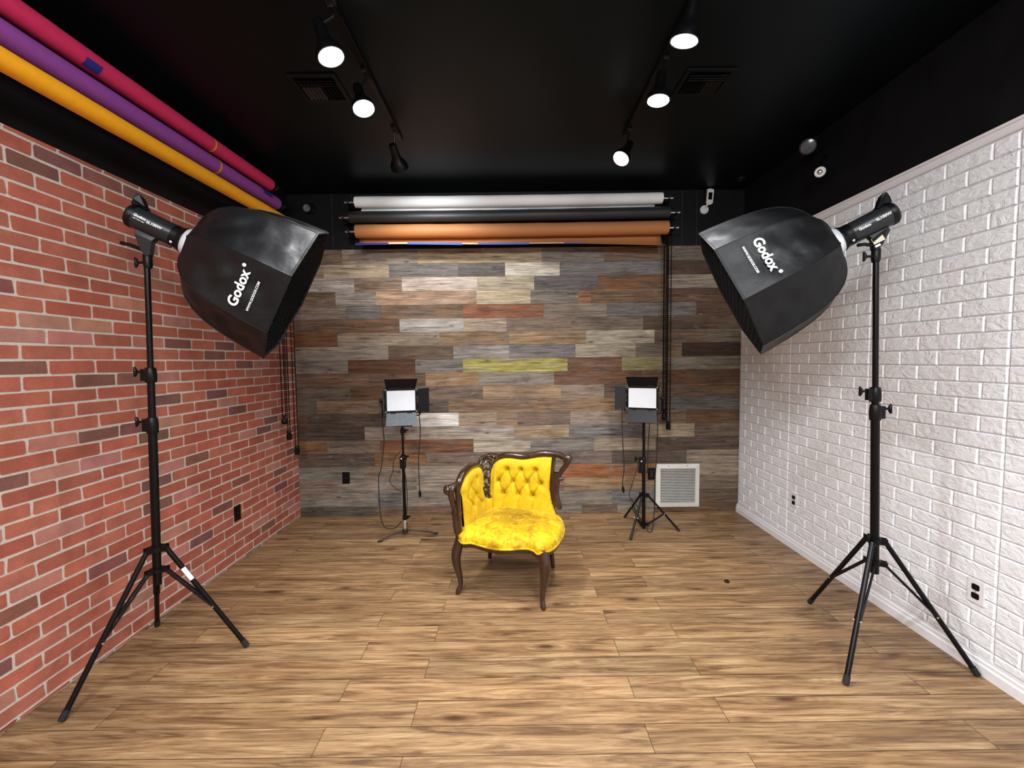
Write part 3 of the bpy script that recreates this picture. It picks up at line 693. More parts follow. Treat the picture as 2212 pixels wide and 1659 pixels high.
def bracket(loc, n, tips, label, group):
    """wall plate with three hook arms; n = outward normal, tips = roll axis points they reach"""
    t = thing('roll_bracket', label, 'bracket', loc, group=group); loc = Vector(loc); n = Vector(n)
    s = Vector((0,0,1)).cross(n); rot = Matrix((s, n, Vector((0,0,1)))).transposed()
    obj('wall_plate', MB().box(n*.004, (.05, .008, .40), rot), M['black_metal'], t, bevel=.002)
    for p in tips:
        q = Vector(p) - loc
        base = Vector((0, 0, q.z - .01)) + n*.006
        h = MB(); h.tube([base, base.lerp(q, .55) + Vector((0,0,-.012)), q + Vector((0,0,-.018)), q + n*.016 + Vector((0,0,-.012)), q + n*.020 + Vector((0,0,.006))], .006, 8)
        k = obj('hook', h, M['black_metal'], t, smooth=True)
        obj('thumb_screw', MB().lathe(q + n*.02 + Vector((0,0,-.002)), n, [(0,.006),(.012,.006),(.014,.011),(.024,.012),(.027,.008)], 12), M['grey_plastic'], k, smooth=True)
    return t
bracket((-1.500, YB+.022, 2.82), (0,-1,0), [(-1.458, 3.85, 2.944), (-1.508, 3.85, 2.810), (-1.458, 3.85, 2.686)], 'black three-hook bracket at the left end of the back wall rolls', 'brackets of the back wall rolls')
bracket((1.475, YB+.022, 2.82), (0,-1,0), [(1.438, 3.85, 2.952), (1.503, 3.85, 2.825), (1.492, 3.85, 2.691)], 'black three-hook bracket at the right end of the back wall rolls', 'brackets of the back wall rolls')
bracket((xl(3.60)-.016, 3.60, 2.80), (1,0,0), [(-1.955, 3.53, 2.957), (-1.95, 3.615, 2.834), (-1.89, 3.63, 2.692)], 'black three-hook bracket holding the coloured rolls on the left wall', 'brackets of the coloured rolls')

def pull_chain(p, q, ztop, zw, label, group, kind='bell'):
    """two bead strands p and q (x, y) joined by a weight"""
    root = Vector(((p[0]+q[0])/2, (p[1]+q[1])/2, ztop)); t = thing('pull_chain', label, 'chain', root, group=group)
    zb = zw + .03
    for (x, y) in (p, q):
        m_ = MB(); n = int((ztop-zb)/.0175)
        for i in range(n):
            z = -(i+.5)*(ztop-zb)/n; r = .0082; c = Vector((x, y, 0)) - Vector((root.x, root.y, 0)) + Vector((0,0,z))
            m_.add([c+Vector(v)*r for v in ((1,0,0),(0,1,0),(-1,0,0),(0,-1,0),(0,0,1.15),(0,0,-1.15))], [(0,1,4),(1,2,4),(2,3,4),(3,0,4),(1,0,5),(2,1,5),(3,2,5),(0,3,5)])
        c = Vector((x-root.x, y-root.y, 0))
        m_.cyl(c, c + Vector((0,0,-(ztop-zb))), 0.0026, 5)
        obj('bead_strand', m_, M['black_plastic'], t, smooth=True)
    o_ = Vector((0, 0, zw - ztop))
    if kind == 'bell': pr = [(-.045,.008),(-.042,.015),(-.025,.012),(-.018,.018),(0,.025),(.018,.025),(.032,.016),(.036,.001)]
    else: pr = [(-.045,.017),(-.042,.020),(-.028,.020),(-.024,.014),(-.018,.014),(-.014,.022),(.030,.022),(.034,.018),(.034,.001)]
    obj('weight', MB().lathe(o_, (0,0,-1), pr, 18), M['black_plastic'], t, smooth=True, sharp=.9)
    obj('drive_wheel', MB().lathe(Vector((0,0,.0)), (Vector((q[1]-p[1], -(q[0]-p[0]), 0))).normalized(), [(-.012,.022),(.0,.030),(.012,.022)], 18), M['black_plastic'], t, smooth=True)
    return t
GC = 'bead chains of the back wall rolls'
pull_chain((1.412, 3.875), (1.430, 3.875), 2.95, .962, 'black bead chain on the planks, its weight a little higher than its neighbour', GC, 'bell')
pull_chain((1.444, 3.865), (1.470, 3.865), 2.824, .876, 'black bead chain on the planks ending in the lowest weight', GC, 'cyl')
pull_chain((1.424, 3.92), (1.458, 3.92), 2.69, .98, 'black bead chain hanging rearmost, against the planks right of the LED panel', GC, 'bell')
GD = 'bead chains of the coloured rolls'
pull_chain((-1.965, 3.545), (-1.965, 3.595), 2.955, 1.01, 'black bead chain by the brick wall with the highest, rounded weight', GD, 'bell')
pull_chain((-1.965, 3.62), (-1.965, 3.655), 2.834, .865, 'black bead chain by the brick wall with the middle weight', GD, 'cyl')
pull_chain((-1.965, 3.735), (-1.965, 3.785), 2.69, .705, 'black bead chain nearest the back corner with the lowest weight', GD, 'cyl')

# ------------------------------------------------------------------ studio strobes
def knob(m_, c, out, up=(0,0,1)):
    c, out, up = Vector(c), Vector(out).normalized(), Vector(up)
    m_.cyl(c, c + out*.032, .006, 10)
    s = out.cross(up)
    e = c + out*.036
    m_.tube([e - up*.024 + out*.006, e - up*.012 + out*.002, e, e + up*.012 + out*.002, e + up*.024 + out*.006], [.004, .008, .009, .008, .004], 10)
def tripod_stand(base, top, feet, hub, collar, joints, radii, label, brace_f=.58, sticker=None, group=None, tip=True):
    root = Vector((base[0], base[1], 0)); t = thing('light_stand', label, 'light stand', root, group=group)
    B_, T_ = Vector(base) - root, Vector(top) - root
    at = lambda z: B_ + (T_-B_)*((z - base[2])/(top[2]-base[2]))
    zs = [base[2]] + [j[0] for j in joints] + [top[2]]
    for i in range(len(zs)-1):
        obj('pole', MB().cyl(at(zs[i]), at(zs[i+1]), radii[i], 18), M['black_metal'], t, smooth=True)
    for z, side, h in joints:
        c = at(z); r = radii[0]
        m_ = MB(); m_.lathe(at(z-h/2), T_-B_, [(0, r+.004), (.004, r+.0055), (h*.5, r+.0065), (h-.004, r+.0035), (h, r+.001)], 18)
        sd = Vector(side)
        m_.box(c + sd*(r+.010), (.028, .022, h*.8))
        k = obj('clamp_collar', m_, M['black_plastic'], t, smooth=True)
        q = MB(); knob(q, c + sd*(r+.018) + Vector((0,0,h*.22)), sd); obj('knob', q, M['black_plastic'], k, smooth=True)
    def hubpart(nm, z, h):
        m_ = MB(); m_.lathe(at(z-h/2), T_-B_, [(0, radii[0]+.003), (.003, radii[0]+.011), (h-.003, radii[0]+.011), (h, radii[0]+.003)], 18)
        for f in feet:
            dr = (Vector((f[0], f[1], 0)) - root - at(z)*1.0); dr.z = 0; dr.normalize()
            sd = Vector((-dr.y, dr.x, 0))
            for s in (-1, 1): m_.box(at(z) + dr*(radii[0]+.016) + sd*s*.011, (.030, .004, h), Matrix((dr, sd, Vector((0,0,1)))).transposed())
        obj(nm, m_, M['black_plastic'], t, smooth=True)
    hubpart('leg_hub', hub, .032); hubpart('brace_collar', collar, .024)
    for i, f in enumerate(feet):
        F = Vector((f[0], f[1], 0)) - root
        dr = F - at(hub); dr.z = 0; dr.normalize()
        a = at(hub) + dr*(radii[0]+.022)
        rl = radii[0]*.62
        end = F + Vector((0,0,rl*.9))
        leg = obj('leg', MB().cyl(a, end, rl, 12), M['black_metal'], t, smooth=True)
        if tip: obj('rubber_foot', MB().cyl(end + (a-end).normalized()*.035, end - (a-end).normalized()*.003, rl*1.18, 12), M['rubber'], leg, smooth=True)
        m = a.lerp(end, brace_f); c0 = at(collar) + dr*(radii[0]+.018)
        br = MB(); sd = Vector((-dr.y, dr.x, 0))
        for s in (-1, 1): br.tube([c0 + sd*s*.010, m + sd*s*.010], .0052, 8)
        obj('brace', br, M['black_metal'], t, smooth=True)
        obj('rivet', MB().cyl(m - sd*.016, m + sd*.016, .0045, 10), M['steel'], t)
        if sticker == i:
            d_ = (end-a).normalized(); q = a.lerp(end, .20)
            cam = (Vector((0,0,1.5)) - root - q).normalized(); w = (cam - d_*cam.dot(d_)).normalized(); s2 = d_.cross(w)
            m_ = MB(); rows = []
            for k in range(2):
                rows.append([q + d_*(.075*k) + (w*math.cos(math.radians(an)) + s2*math.sin(math.radians(an)))*(rl+.0006) for an in (-55, -30, 0, 30, 55)])
            obj('paper_sticker', m_.grid(rows), M['white_print'], t, smooth=True)
    return t

def axes(az, el):
    az, el = math.radians(az), math.radians(el)
    d = Vector((math.cos(el)*math.cos(az), math.cos(el)*math.sin(az), math.sin(el)))
    s = d.cross(Vector((0,0,1))).normalized(); t = s.cross(d)
    return d, s, t
def place_text(name, txt, width, fn, mat_, parent, bold=.02):
    vs, fs = text_tris(txt, bold)
    m_ = MB(); m_.add([fn(x*width, y*width) for x, y in vs], fs)
    return obj(name, m_, mat_, parent)

def strobe(P0, az, el, top, lever, label, flip, stickers=False):
    P0 = Vector(P0); d, s, u = axes(az, el); t = thing('studio_light', label, 'studio light', P0, group='studio lights on tall stands')
    RB = .0535
    obj('body', MB().lathe(-d*.076, d, [(0,.050),(.004,RB),(.164,RB),(.168,.050)], 36), M['grey_plastic'], t, smooth=True)
    obj('rear_cap', MB().lathe(-d*.068, -d, [(0,RB+.0015),(.004,RB+.003),(.020,RB+.002),(.030,.046),(.034,.034),(.034,.001)], 36), M['black_plastic'], t, smooth=True)
    # fin-like carry handle standing off the rear of the body
    h = MB(); prof = [(-.094,.044),(-.101,.072),(-.100,.100),(-.086,.103),(-.066,.084),(-.050,.064),(-.032,.052),(-.040,.046),(-.066,.053),(-.074,.048)]
    n = len(prof); ws = .040
    h.add([d*a + u*b + s*ws*(1 if b < .06 else .72) for a, b in prof] + [d*a + u*b - s*ws*(1 if b < .06 else .72) for a, b in prof], [tuple(range(n)), tuple(reversed(range(n, 2*n)))] + [(i, n+i, n+(i+1) % n, (i+1) % n) for i in range(n)])
    obj('carry_handle', h, M['black_plastic'], t, bevel=.003)
    obj('front_collar', MB().lathe(d*.088, d, [(0,RB),(.006,RB+.001),(.024,RB+.001),(.034,.057),(.046,.064),(.050,.064),(.052,.058)], 36), M['black_plastic'], t, smooth=True)
    obj('release_button', MB().lathe(d*.118 + (-u*.6 - Vector((0,1,0))*.8).normalized()*(RB), (-u*.6 - Vector((0,1,0))*.8).normalized(), [(0,.007),(.004,.006),(.0045,.001)], 12), M['white_print'], t, smooth=True)
    cam = (Vector((0,0,1.5)) - P0); w = (cam - d*cam.dot(d)).normalized(); q = d.cross(w)   # w faces out to the room
    up = q if q.z > 0 else -q
    def wrap(a0, b0, fl):
        def fn(x, y):
            an = (y + b0)/RB
            return d*((a0 + x)*1.0 if fl > 0 else a0 - x) + (w*math.cos(an) + up*math.sin(an))*(RB+.0008)
        return fn
    fl = 1 if flip else -1
    pl = MB(); rows = [[d*a + (w*math.cos(an) + up*math.sin(an))*(RB+.0004) for an in [math.radians(x) for x in range(-38, 49, 6)]] for a in (-.062, .080)]
    obj('name_plate', pl.grid(rows), M['grey_plastic'], t, smooth=True)
    g0 = -.034 if flip else .045
    place_text('maker_name', 'Godox', .050, wrap(g0, .010 if flip else 0, fl), M['white_print'], t, .03)
    if flip: place_text('small_print', 'LED Video Light', .046, wrap(g0, -.006, fl), M['white_print'], t, .01)
    place_text('model_name', 'SL100W', .062, wrap(-g0*.75, 0.004, fl), M['white_print'], t, .02)
    # tilting bracket under the body
    T_ = Vector(top) - P0; y = Vector((0,-1,0)); y = (y - d*0).normalized()
    a = -u*(RB-.004); b = T_
    m_ = MB(); hw = .021
    side = Vector((-d.y, d.x, 0)).normalized()
    prof = [a + d*.042, a - d*.042, a - d*.040 - u*.022, b + d*(-.022) + Vector((0,0,.030)), b + Vector((-.0,0,.012)), b + d*(.020) + Vector((0,0,.030)), a + d*.036 - u*.022]
    n = len(prof)
    m_.add([p + side*hw for p in prof] + [p - side*hw for p in prof], [tuple(range(n)), tuple(reversed(range(n, 2*n)))] + [(i, n+i, n+(i+1) % n, (i+1) % n) for i in range(n)])
    obj('tilt_bracket', m_, M['grey_plastic'] if flip else M['black_plastic'], t, bevel=.003)
    obj('stand_socket', MB().lathe(b + Vector((0,0,.030)), (0,0,-1), [(0,.015),(.01,.019),(.055,.019),(.07,.015)], 18), M['black_plastic'], t, smooth=True)
    lv = Vector(lever); c0 = b + Vector((0,0,.042))
    obj('tilt_lever', MB().tube([c0 - side*.0, c0 + lv*.3, c0 + lv*.65 + Vector((0,0,.004)), c0 + lv], [.012, .009, .008, .0085], 10, up=(0,0,1)), M['black_plastic'], t, smooth=True)
    k = MB(); knob(k, b + Vector((-.018, 0, -.012)), (-1,0,0)); obj('socket_knob', k, M['black_plastic'], t, smooth=True)
    if stickers:
        sc = a.lerp(b, .38); cf = -side if side.y > 0 else side
        m_ = MB(); r1 = Matrix((d, cf.cross(d), cf)).transposed()
        obj('sticker', MB().box(sc + cf*(hw+.0008), (.046, .030, .001), r1), M['tape_label'], t)
        obj('paint_chip', MB().box(a.lerp(b, .66) + cf*(hw+.0008), (.022, .010, .001), r1), M['white_print'], t)
    return t

PROF = [(0,.17),(.02,.30),(.05,.42),(.10,.55),(.17,.665),(.26,.76),(.36,.825),(.47,.875),(.60,.917),(.72,.948),(.84,.974),(.93,.99),(1,1)]
def softbox(P0, az, el, ro, rad, aD, a0, panel, label):
    P0 = Vector(P0); d, s, u = axes(az, el); apex = P0 + d*a0; D = aD - a0
    t = thing('softbox', label, 'softbox', apex, group='octagonal softboxes')
    ro = math.radians(ro)
    def prof(x):
        for (p, r), (p2, r2) in zip(PROF[:-1], PROF[1:]):
            if x <= p2: return r + (r2-r)*(x-p)/(p2-p)
        return 1.0 + (x-1)*.12
    def dirk(k): return math.cos(ro+k*PI/4)*s + math.sin(ro+k*PI/4)*u
    def surf(x, k, w, out=0.0):
        r = rad*prof(x); v = dirk(k)*(1-w) + dirk(k+1)*w
        sag = 1 - .035*4*w*(1-w)*min(1, 2.2*x)*(1-x)*1.6
        nrm = (dirk(k)+dirk(k+1)).normalized()
        return d*(x*D) + v*r*sag + nrm*out
    rr = random.Random(int(az)); 
    for k in range(8):
        m_ = MB(); rows = []
        NX, NW = 30, 14; ph = [rr.uniform(0, 6) for _ in range(4)]
        for i in range(NX+1):
            x = (i/NX)**1.35; row = []
            for j in range(NW+1):
                w = j/NW; e = 4*w*(1-w)*min(1, 3*x)*min(1, 5*(1-x) + .15)
                wr = .0045*math.sin(9*x + 7*w + ph[0]) + .0035*math.sin(17*x - 11*w + ph[1]) + .0028*math.sin(5*w + 26*x + ph[2])
                row.append(surf(x, k, w, wr*e))
            rows.append(row)
        obj('fabric_panel', m_.grid(rows), M['nylon'], t, smooth=True, sharp=1.2)
        pts = [surf((i/NX)**1.35, k, 0, 0) for i in range(NX+1)]
        obj('seam', MB().tube(pts, .0022, 6), M['nylon'], t, smooth=True)
    # rim band, egg-crate grid and recessed diffuser
    m_ = MB(); rows = []
    for x, f in ((-.004, 1.001), (.001, 1.006), (.007, 1.004), (.008, .985), (-.002, .975)):
        rows.append([d*(D + x) + dirk(k)*rad*f for k in range(8)])
    obj('rim_band', m_.grid(rows, True), M['nylon'], t)
    m_ = MB(); ap = rad*math.cos(PI/8)*.955
    rows = [d*(D-.045) + dirk(k)*rad*.97 for k in range(8)]
    obj('diffuser', MB().add(rows, [tuple(range(8))]), M['white_plastic'], t)
    g = MB(); e1 = (dirk(0)+dirk(7)).normalized(); e2 = d.cross(e1); N = 8
    def halfw(c):  # octagon half width at offset c along one axis (flat sides face the axes)
        h2 = ap*math.tan(PI/8)
        return ap if abs(c) <= h2 else ap - (abs(c) - h2)
    for i in range(-N+1, N):
        c = ap*i/N; hw = halfw(c)
        for A, B2 in ((e1, e2), (e2, e1)):
            g.add([d*(D-.040) + A*c - B2*hw, d*(D-.040) + A*c + B2*hw, d*(D+.004) + A*c + B2*hw, d*(D+.004) + A*c - B2*hw], [(0,1,2,3)])
    obj('egg_crate_grid', g, M['black_plastic'], t, solid=.002)
    obj('speed_ring', MB().lathe(-d*.030, d, [(0,.050),(.001,.060),(.010,.066),(.020,.072),(.040,.074),(.042,.060)], 32), M['silver'], t, smooth=True)
    k, x0, dr = panel
    def on_panel(xc, wc):
        ch = rad*prof(xc)*2*math.sin(PI/8)
        def fn(x, y):
            w = wc + dr*x/ch
            return surf(xc - y/D, k, w, .0085*min(1, 1) )
        return fn
    place_text('maker_name', 'Godox', .180, on_panel(x0, .5 - dr*.035), M['white_print'], t, .03)
    dot = on_panel(x0, .5 - dr*.035); m_ = MB()
    m_.add([dot(.107 + .0085*math.cos(i*PI/8), .012 + .0085*math.sin(i*PI/8)) for i in range(16)], [tuple(range(16))])
    obj('trade_mark', m_, M['white_print'], t)
    place_text('web_address', 'WWW.GODOX.COM', .150, on_panel(x0+.135, .5 - dr*.06), M['white_print'], t, .022)
    return t
tripod_stand((-1.792, 2.036, .40), (-1.749, 2.036, 1.99), [(-1.915, 1.678), (-2.051, 2.312), (-1.423, 2.131)], .585, .475,
    [(1.205, (-1,0,0), .078), (1.452, (-1,0,0), .072)], [.0185, .0155, .0125], 'tall black tripod light stand in front of the red brick wall', sticker=2, group='tall studio light stands')
tripod_stand((1.836, 2.065, .40), (1.7855, 2.065, 1.985), [(1.80, 2.461), (1.509, 1.824), (2.16, 1.869)], .570, .455,
    [(1.222, (1,0,0), .078), (1.312, (-1,0,0), .072)], [.0185, .0155, .0125], 'tall black tripod light stand in front of the white brick wall', group='tall studio light stands')
strobe((-1.711, 2.036, 2.168), 22.4, -25.8, (-1.745, 2.036, 2.005), (-.105, -.02, .035), 'black studio light head on the tall stand by the red brick wall', True)
strobe((1.757, 2.065, 2.146), 155.4, -26.1, (1.785, 2.065, 2.00), (-.105, -.02, -.004), 'black studio light head with a worn sticker, on the tall stand by the white wall', False, True)
softbox((-1.711, 2.036, 2.168), 22.4, -25.8, 48.33, .384, .668, .165, (6, .66, 1), 'large black octagonal softbox on the left, in front of the red brick wall')
softbox((1.757, 2.065, 2.146), 155.4, -26.1, 13.09, .376, .668, .165, (3, .66, 1), 'large black octagonal softbox on the right, in front of the white brick wall')

# ------------------------------------------------------------------ LED panels
def led_panel(center, rz, label, side, lit_bottom, logo):
    """local axes: x right, -y out of the lamp face, z up; side = where the open barn door hangs (+1 right, -1 left)"""
    t = thing('led_panel', label, 'LED panel', center, math.radians(rz), group='LED panels with barn doors')
    w, h, dp = .262, .200, .058
    bd = MB(); bd.box((0, .012, 0), (w, dp, h)); obj('housing', bd, M['black_plastic'], t, bevel=.005)
    fr = MB()
    for sx in (-1, 1): fr.box((sx*(w/2-.008), -dp/2+.010, 0), (.014, .012, h))
    for sz in (-1, 1): fr.box((0, -dp/2+.010, sz*(h/2-.008)), (w-.03, .012, .014))
    obj('front_frame', fr, M['black_metal'], t, bevel=.002)
    obj('diffuser', MB().box((0, -.0185, 0), (w-.032, .004, h-.030)), M['led'], t)
    dots = MB()
    for i in range(15):
        for j in range(11):
            x, z = -(w-.05)/2 + i*(w-.05)/14, -(h-.05)/2 + j*(h-.05)/10
            dots.add([(x+.0033*math.cos(a*PI/3), -.0209, z+.0033*math.sin(a*PI/3)) for a in range(6)], [tuple(range(6))])
    dd = obj('led_dots', dots, M['pale_led'], t); dd['kind'] = 'stuff'
    for sx in (-1, 1):
        for sz in (-1, 1): obj('corner_screw', MB().lathe((sx*(w/2-.008), -dp/2+.004, sz*(h/2-.008)), (0,-1,0), [(0,.0055),(.003,.0045)], 10), M['steel'], t)
    def flap(hinge_a, hinge_b, out_a, out_b, mt):
        o_ = MB(); o_.add([hinge_a, hinge_b, out_b, out_a], [(0,1,2,3)])
        f = obj('barn_door', o_, M[mt], t, solid=.0025)
        hg = MB(); ha, hb = Vector(hinge_a), Vector(hinge_b)
        for q in (.22, .78): hg.tube([ha.lerp(hb, q-.09), ha.lerp(hb, q+.09)], .0055, 8)
        obj('hinge', hg, M['black_metal'], f, smooth=True)
    y0 = -.022; hw, hh = w/2, h/2
    flap((-hw+.012, y0, hh+.004), (hw-.012, y0, hh+.004), (-hw+.0, y0-.045, hh+.082), (hw+.006, y0-.045, hh+.082), 'flap')
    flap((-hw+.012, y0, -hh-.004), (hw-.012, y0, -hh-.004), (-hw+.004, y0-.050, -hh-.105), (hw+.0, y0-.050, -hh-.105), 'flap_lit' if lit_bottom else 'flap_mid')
    sx = side
    flap((sx*(hw+.004), y0, -hh+.004), (sx*(hw+.004), y0, hh-.004), (sx*(hw+.098), y0-.02, -hh-.004), (sx*(hw+.098), y0-.02, hh+.004), 'flap_mid' if logo else 'flap')
    flap((-sx*(hw+.004), y0, -hh+.010), (-sx*(hw+.004), y0, hh-.010), (-sx*(hw+.012), y0-.10, -hh+.006), (-sx*(hw+.012), y0-.10, hh-.006), 'flap') if not logo else None
    yk = MB(); 
    yk.tube([(-hw-.014, .02, .01), (-hw-.024, .02, -.02), (-hw-.024, .02, -hh-.02), (-hw-.014, .02, -hh-.034), (0, .02, -hh-.036), (hw+.014, .02, -hh-.034), (hw+.024, .02, -hh-.02), (hw+.024, .02, -.02), (hw+.014, .02, .01)], .006, 8, up=(0,1,0))
    obj('yoke', yk, M['black_metal'], t, smooth=True)
    for s_ in (-1, 1):
        obj('yoke_knob', MB().lathe((s_*(hw+.006), .02, .0), (s_,0,0), [(0,.008),(.018,.008),(.020,.020),(.034,.021),(.038,.014),(.038,.001)], 16), M['black_plastic'], t, smooth=True)
    obj('stand_socket', MB().lathe((0, .02, -hh-.030), (0,0,-1), [(0,.016),(.05,.016),(.055,.013)], 16), M['black_plastic'], t, smooth=True)
    if logo:
        place_text('maker_name', 'GVM', .105, lambda x, y: Vector((hw+.0008, .012 - y*.9, x)), M['pale_print'], t, .01)
    return t
M['pale_led'] = emissive('led_dot', (0.62,0.63,0.65), 0.10)
M['flap_mid'] = simple('barn_door_half_lit', (0.012,0.0125,0.014), 0.5, var=0.15, bmp=0.03, spec=.3)  # same door paint again, a partly lit tone put into the colour
led_panel((-.935, 3.50, 1.178), 14, 'LED light panel with barn doors on the left, its open side door on its right', 1, True, False)
led_panel((1.128, 3.588, 1.168), -26, 'LED light panel with barn doors on the right, its open side door on its left', -1, False, True)

root = Vector((-.936, 3.52, 0))
t = thing('light_stand', 'thin black light stand with flat spread legs under the left LED panel', 'light stand', root, group='small LED light stands')
obj('pole', MB().cyl((0,0,.15), (0,0,.66), .0135, 14), M['black_metal'], t, smooth=True)
obj('pole', MB().cyl((0,0,.66), (0,0,1.035), .0095, 14), M['black_metal'], t, smooth=True)
obj('steel_sleeve', MB().lathe((0,0,.055), (0,0,1), [(0,.012),(.005,.015),(.095,.015),(.10,.012)], 16), M['steel'], t, smooth=True)
for z, sx in ((.165, 1), (.915, 1), (.69, 1)):
    k = MB(); k.lathe((0,0,z-.022), (0,0,1), [(0,.015),(.004,.0185),(.040,.0185),(.044,.013)], 14); k.box((sx*.022,0,z), (.02,.016,.028))
    kk = obj('clamp_collar', k, M['black_plastic'], t, smooth=True)
    q = MB(); q.tube([(sx*.03,0,z+.004),(sx*.050,-.004,z+.010)], [.005,.007], 8); obj('knob', q, M['black_plastic'], kk, smooth=True)
obj('leg_hub', MB().lathe((0,0,.030), (0,0,1), [(0,.016),(.004,.024),(.030,.024),(.036,.016)], 16), M['grey_plastic'], t, smooth=True)
for f in ((-1.127, 3.397), (-.664, 3.551), (-.99, 3.78)):
    F = Vector((f[0]-root.x, f[1]-root.y, .009)); dr = Vector((F.x, F.y, 0)).normalized(); a = dr*.022 + Vector((0,0,.052))
    lg = obj('leg', MB().tube([a, a.lerp(F, .5) + Vector((0,0,.004)), F], .0078, 10, flat=.8), M['grey_plastic'], t, smooth=True)
    obj('rubber_foot', MB().cyl(F - dr*.03 + Vector((0,0,.0015)), F + dr*.006, .0095, 10), M['rubber'], lg, smooth=True)
tripod_stand((1.150, 3.608, .012), (1.146, 3.608, 1.045), [(1.055, 3.875), (.970, 3.384), (1.440, 3.549)], .305, .045,
    [(.62, (-1,0,.0), .05)], [.0150, .0125], 'black tripod light stand with low braces under the right LED panel', brace_f=.52, group='small LED light stands')

def cable(pts, r, label, plug=None, group=None):
    root = Vector(pts[0]); P = [Vector(p) - root for p in pts]
    S = []
    for i in range(len(P)-1):    # Catmull-Rom
        p0, p1, p2, p3 = P[max(i-1,0)], P[i], P[i+1], P[min(i+2,len(P)-1)]
        for k in range(6):
            f = k/6; S.append(.5*((2*p1) + (p2-p0)*f + (2*p0-5*p1+4*p2-p3)*f*f + (3*p1-p0-3*p2+p3)*f**3))
    S.append(P[-1])
    t = thing('power_cable', label, 'cable', root, group=group)
    obj('cord', MB().tube(S, r, 7), M['rubber'], t, smooth=True)
    if plug:
        e = S[-1]; d = (S[-1]-S[-3]).normalized()
        obj('plug', MB().lathe(e - d*.012, d, [(0,.005),(.006,.009),(.030,.013),(.048,.012),(.052,.008),(.066,.004)], 10), M['black_plastic'], t, smooth=True)
    return t
GK = 'cables of the LED panels'
cable([(-1.085,3.53,1.13),(-1.105,3.52,1.05),(-1.099,3.52,.901),(-1.097,3.52,.815),(-1.127,3.52,.593),(-1.15,3.52,.526),(-1.152,3.52,.38),(-1.15,3.52,.283),(-1.14,3.52,.156),(-1.108,3.52,.077),(-1.027,3.52,.072),(-.962,3.52,.13)], .0042, 'long black cable looping down left of the left LED stand', group=GK)
cable([(-.81,3.55,1.15),(-.797,3.55,1.09),(-.796,3.55,1.02),(-.792,3.55,.892),(-.812,3.55,.66),(-.811,3.55,.504),(-.808,3.55,.38)], .0042, 'black cable hanging straight right of the left LED stand, ending in a plug', True, GK)
cable([(-.952,3.505,.75),(-1.015,3.52,.669),(-1.027,3.52,.573),(-1.058,3.52,.486),(-1.017,3.52,.427),(-.955,3.52,.385)], .0032, 'thin dark cable bowing out left from the left LED stand pole', group=GK)
cable([(-.926,3.485,.61),(-.912,3.49,.529),(-.905,3.49,.432),(-.903,3.49,.335),(-.912,3.49,.209),(-.922,3.50,.165)], .0036, 'black cable running down close beside the left LED stand pole', group=GK)
cable([(.985,3.66,1.16),(.966,3.64,1.07),(.958,3.62,.937),(.969,3.62,.72),(.979,3.62,.561),(.965,3.62,.422),(.968,3.62,.375)], .0042, 'black cable hanging straight left of the right LED stand, ending in a plug', True, GK)
cable([(1.25,3.58,1.12),(1.258,3.60,1.03),(1.265,3.6,.858),(1.257,3.6,.622),(1.243,3.6,.424),(1.236,3.59,.175),(1.217,3.57,.045),(1.195,3.54,.006),(1.172,3.53,.006),(1.165,3.55,.012),(1.172,3.575,.05)], .0042, 'long black cable hanging right of the right LED stand down to the floor', group=GK)
cable([(1.205,3.64,1.02),(1.214,3.66,.948),(1.202,3.66,.709),(1.199,3.66,.558),(1.185,3.64,.50)], .0035, 'thin cable just right of the right LED stand pole, ending at the adapter', group=GK)
cable([(1.118,3.60,.66),(1.078,3.62,.49),(1.031,3.62,.341),(1.029,3.62,.291),(1.069,3.64,.23),(1.132,3.66,.16)], .0032, 'thin dark cable bowing out left from the right LED stand pole', group=GK)
def adapter(c, d, label, tilt=0.0):
    t = thing('power_adapter', label, 'power adapter', c, group='power adapters strapped to the stands')
    r_ = Matrix.Rotation(tilt, 3, 'Y')
    obj('case', MB().box((0,0,0), d, r_), M['black_plastic'], t, bevel=.006)
    obj('strap', MB().box((0,.012,.012), (d[0]*1.06, d[1]*1.5, .014), r_), M['grey_plastic'], t, bevel=.002)
    obj('indicator', MB().lathe(r_ @ Vector((-.008,-d[1]/2-.0003,d[2]*.32)), (0,-1,0), [(0,.006),(.0015,.005)], 10), M['white_print'], t)
adapter((-.930, 3.482, .655), (.048, .032, .105), 'black power adapter strapped to the left LED stand pole')
adapter((1.118, 3.580, .575), (.040, .030, .130), 'black power adapter strapped to the right LED stand pole', .12)

t = thing('floor_cap', 'tiny black plastic cap lying on the floor right of the armchair', 'cap', (1.428, 2.72, 0))
obj('cap_body', MB().lathe((0,0,.0), (0,0,1), [(0,.016),(.008,.016),(.012,.011),(.012,.001)], 14), M['black_plastic'], t, smooth=True)
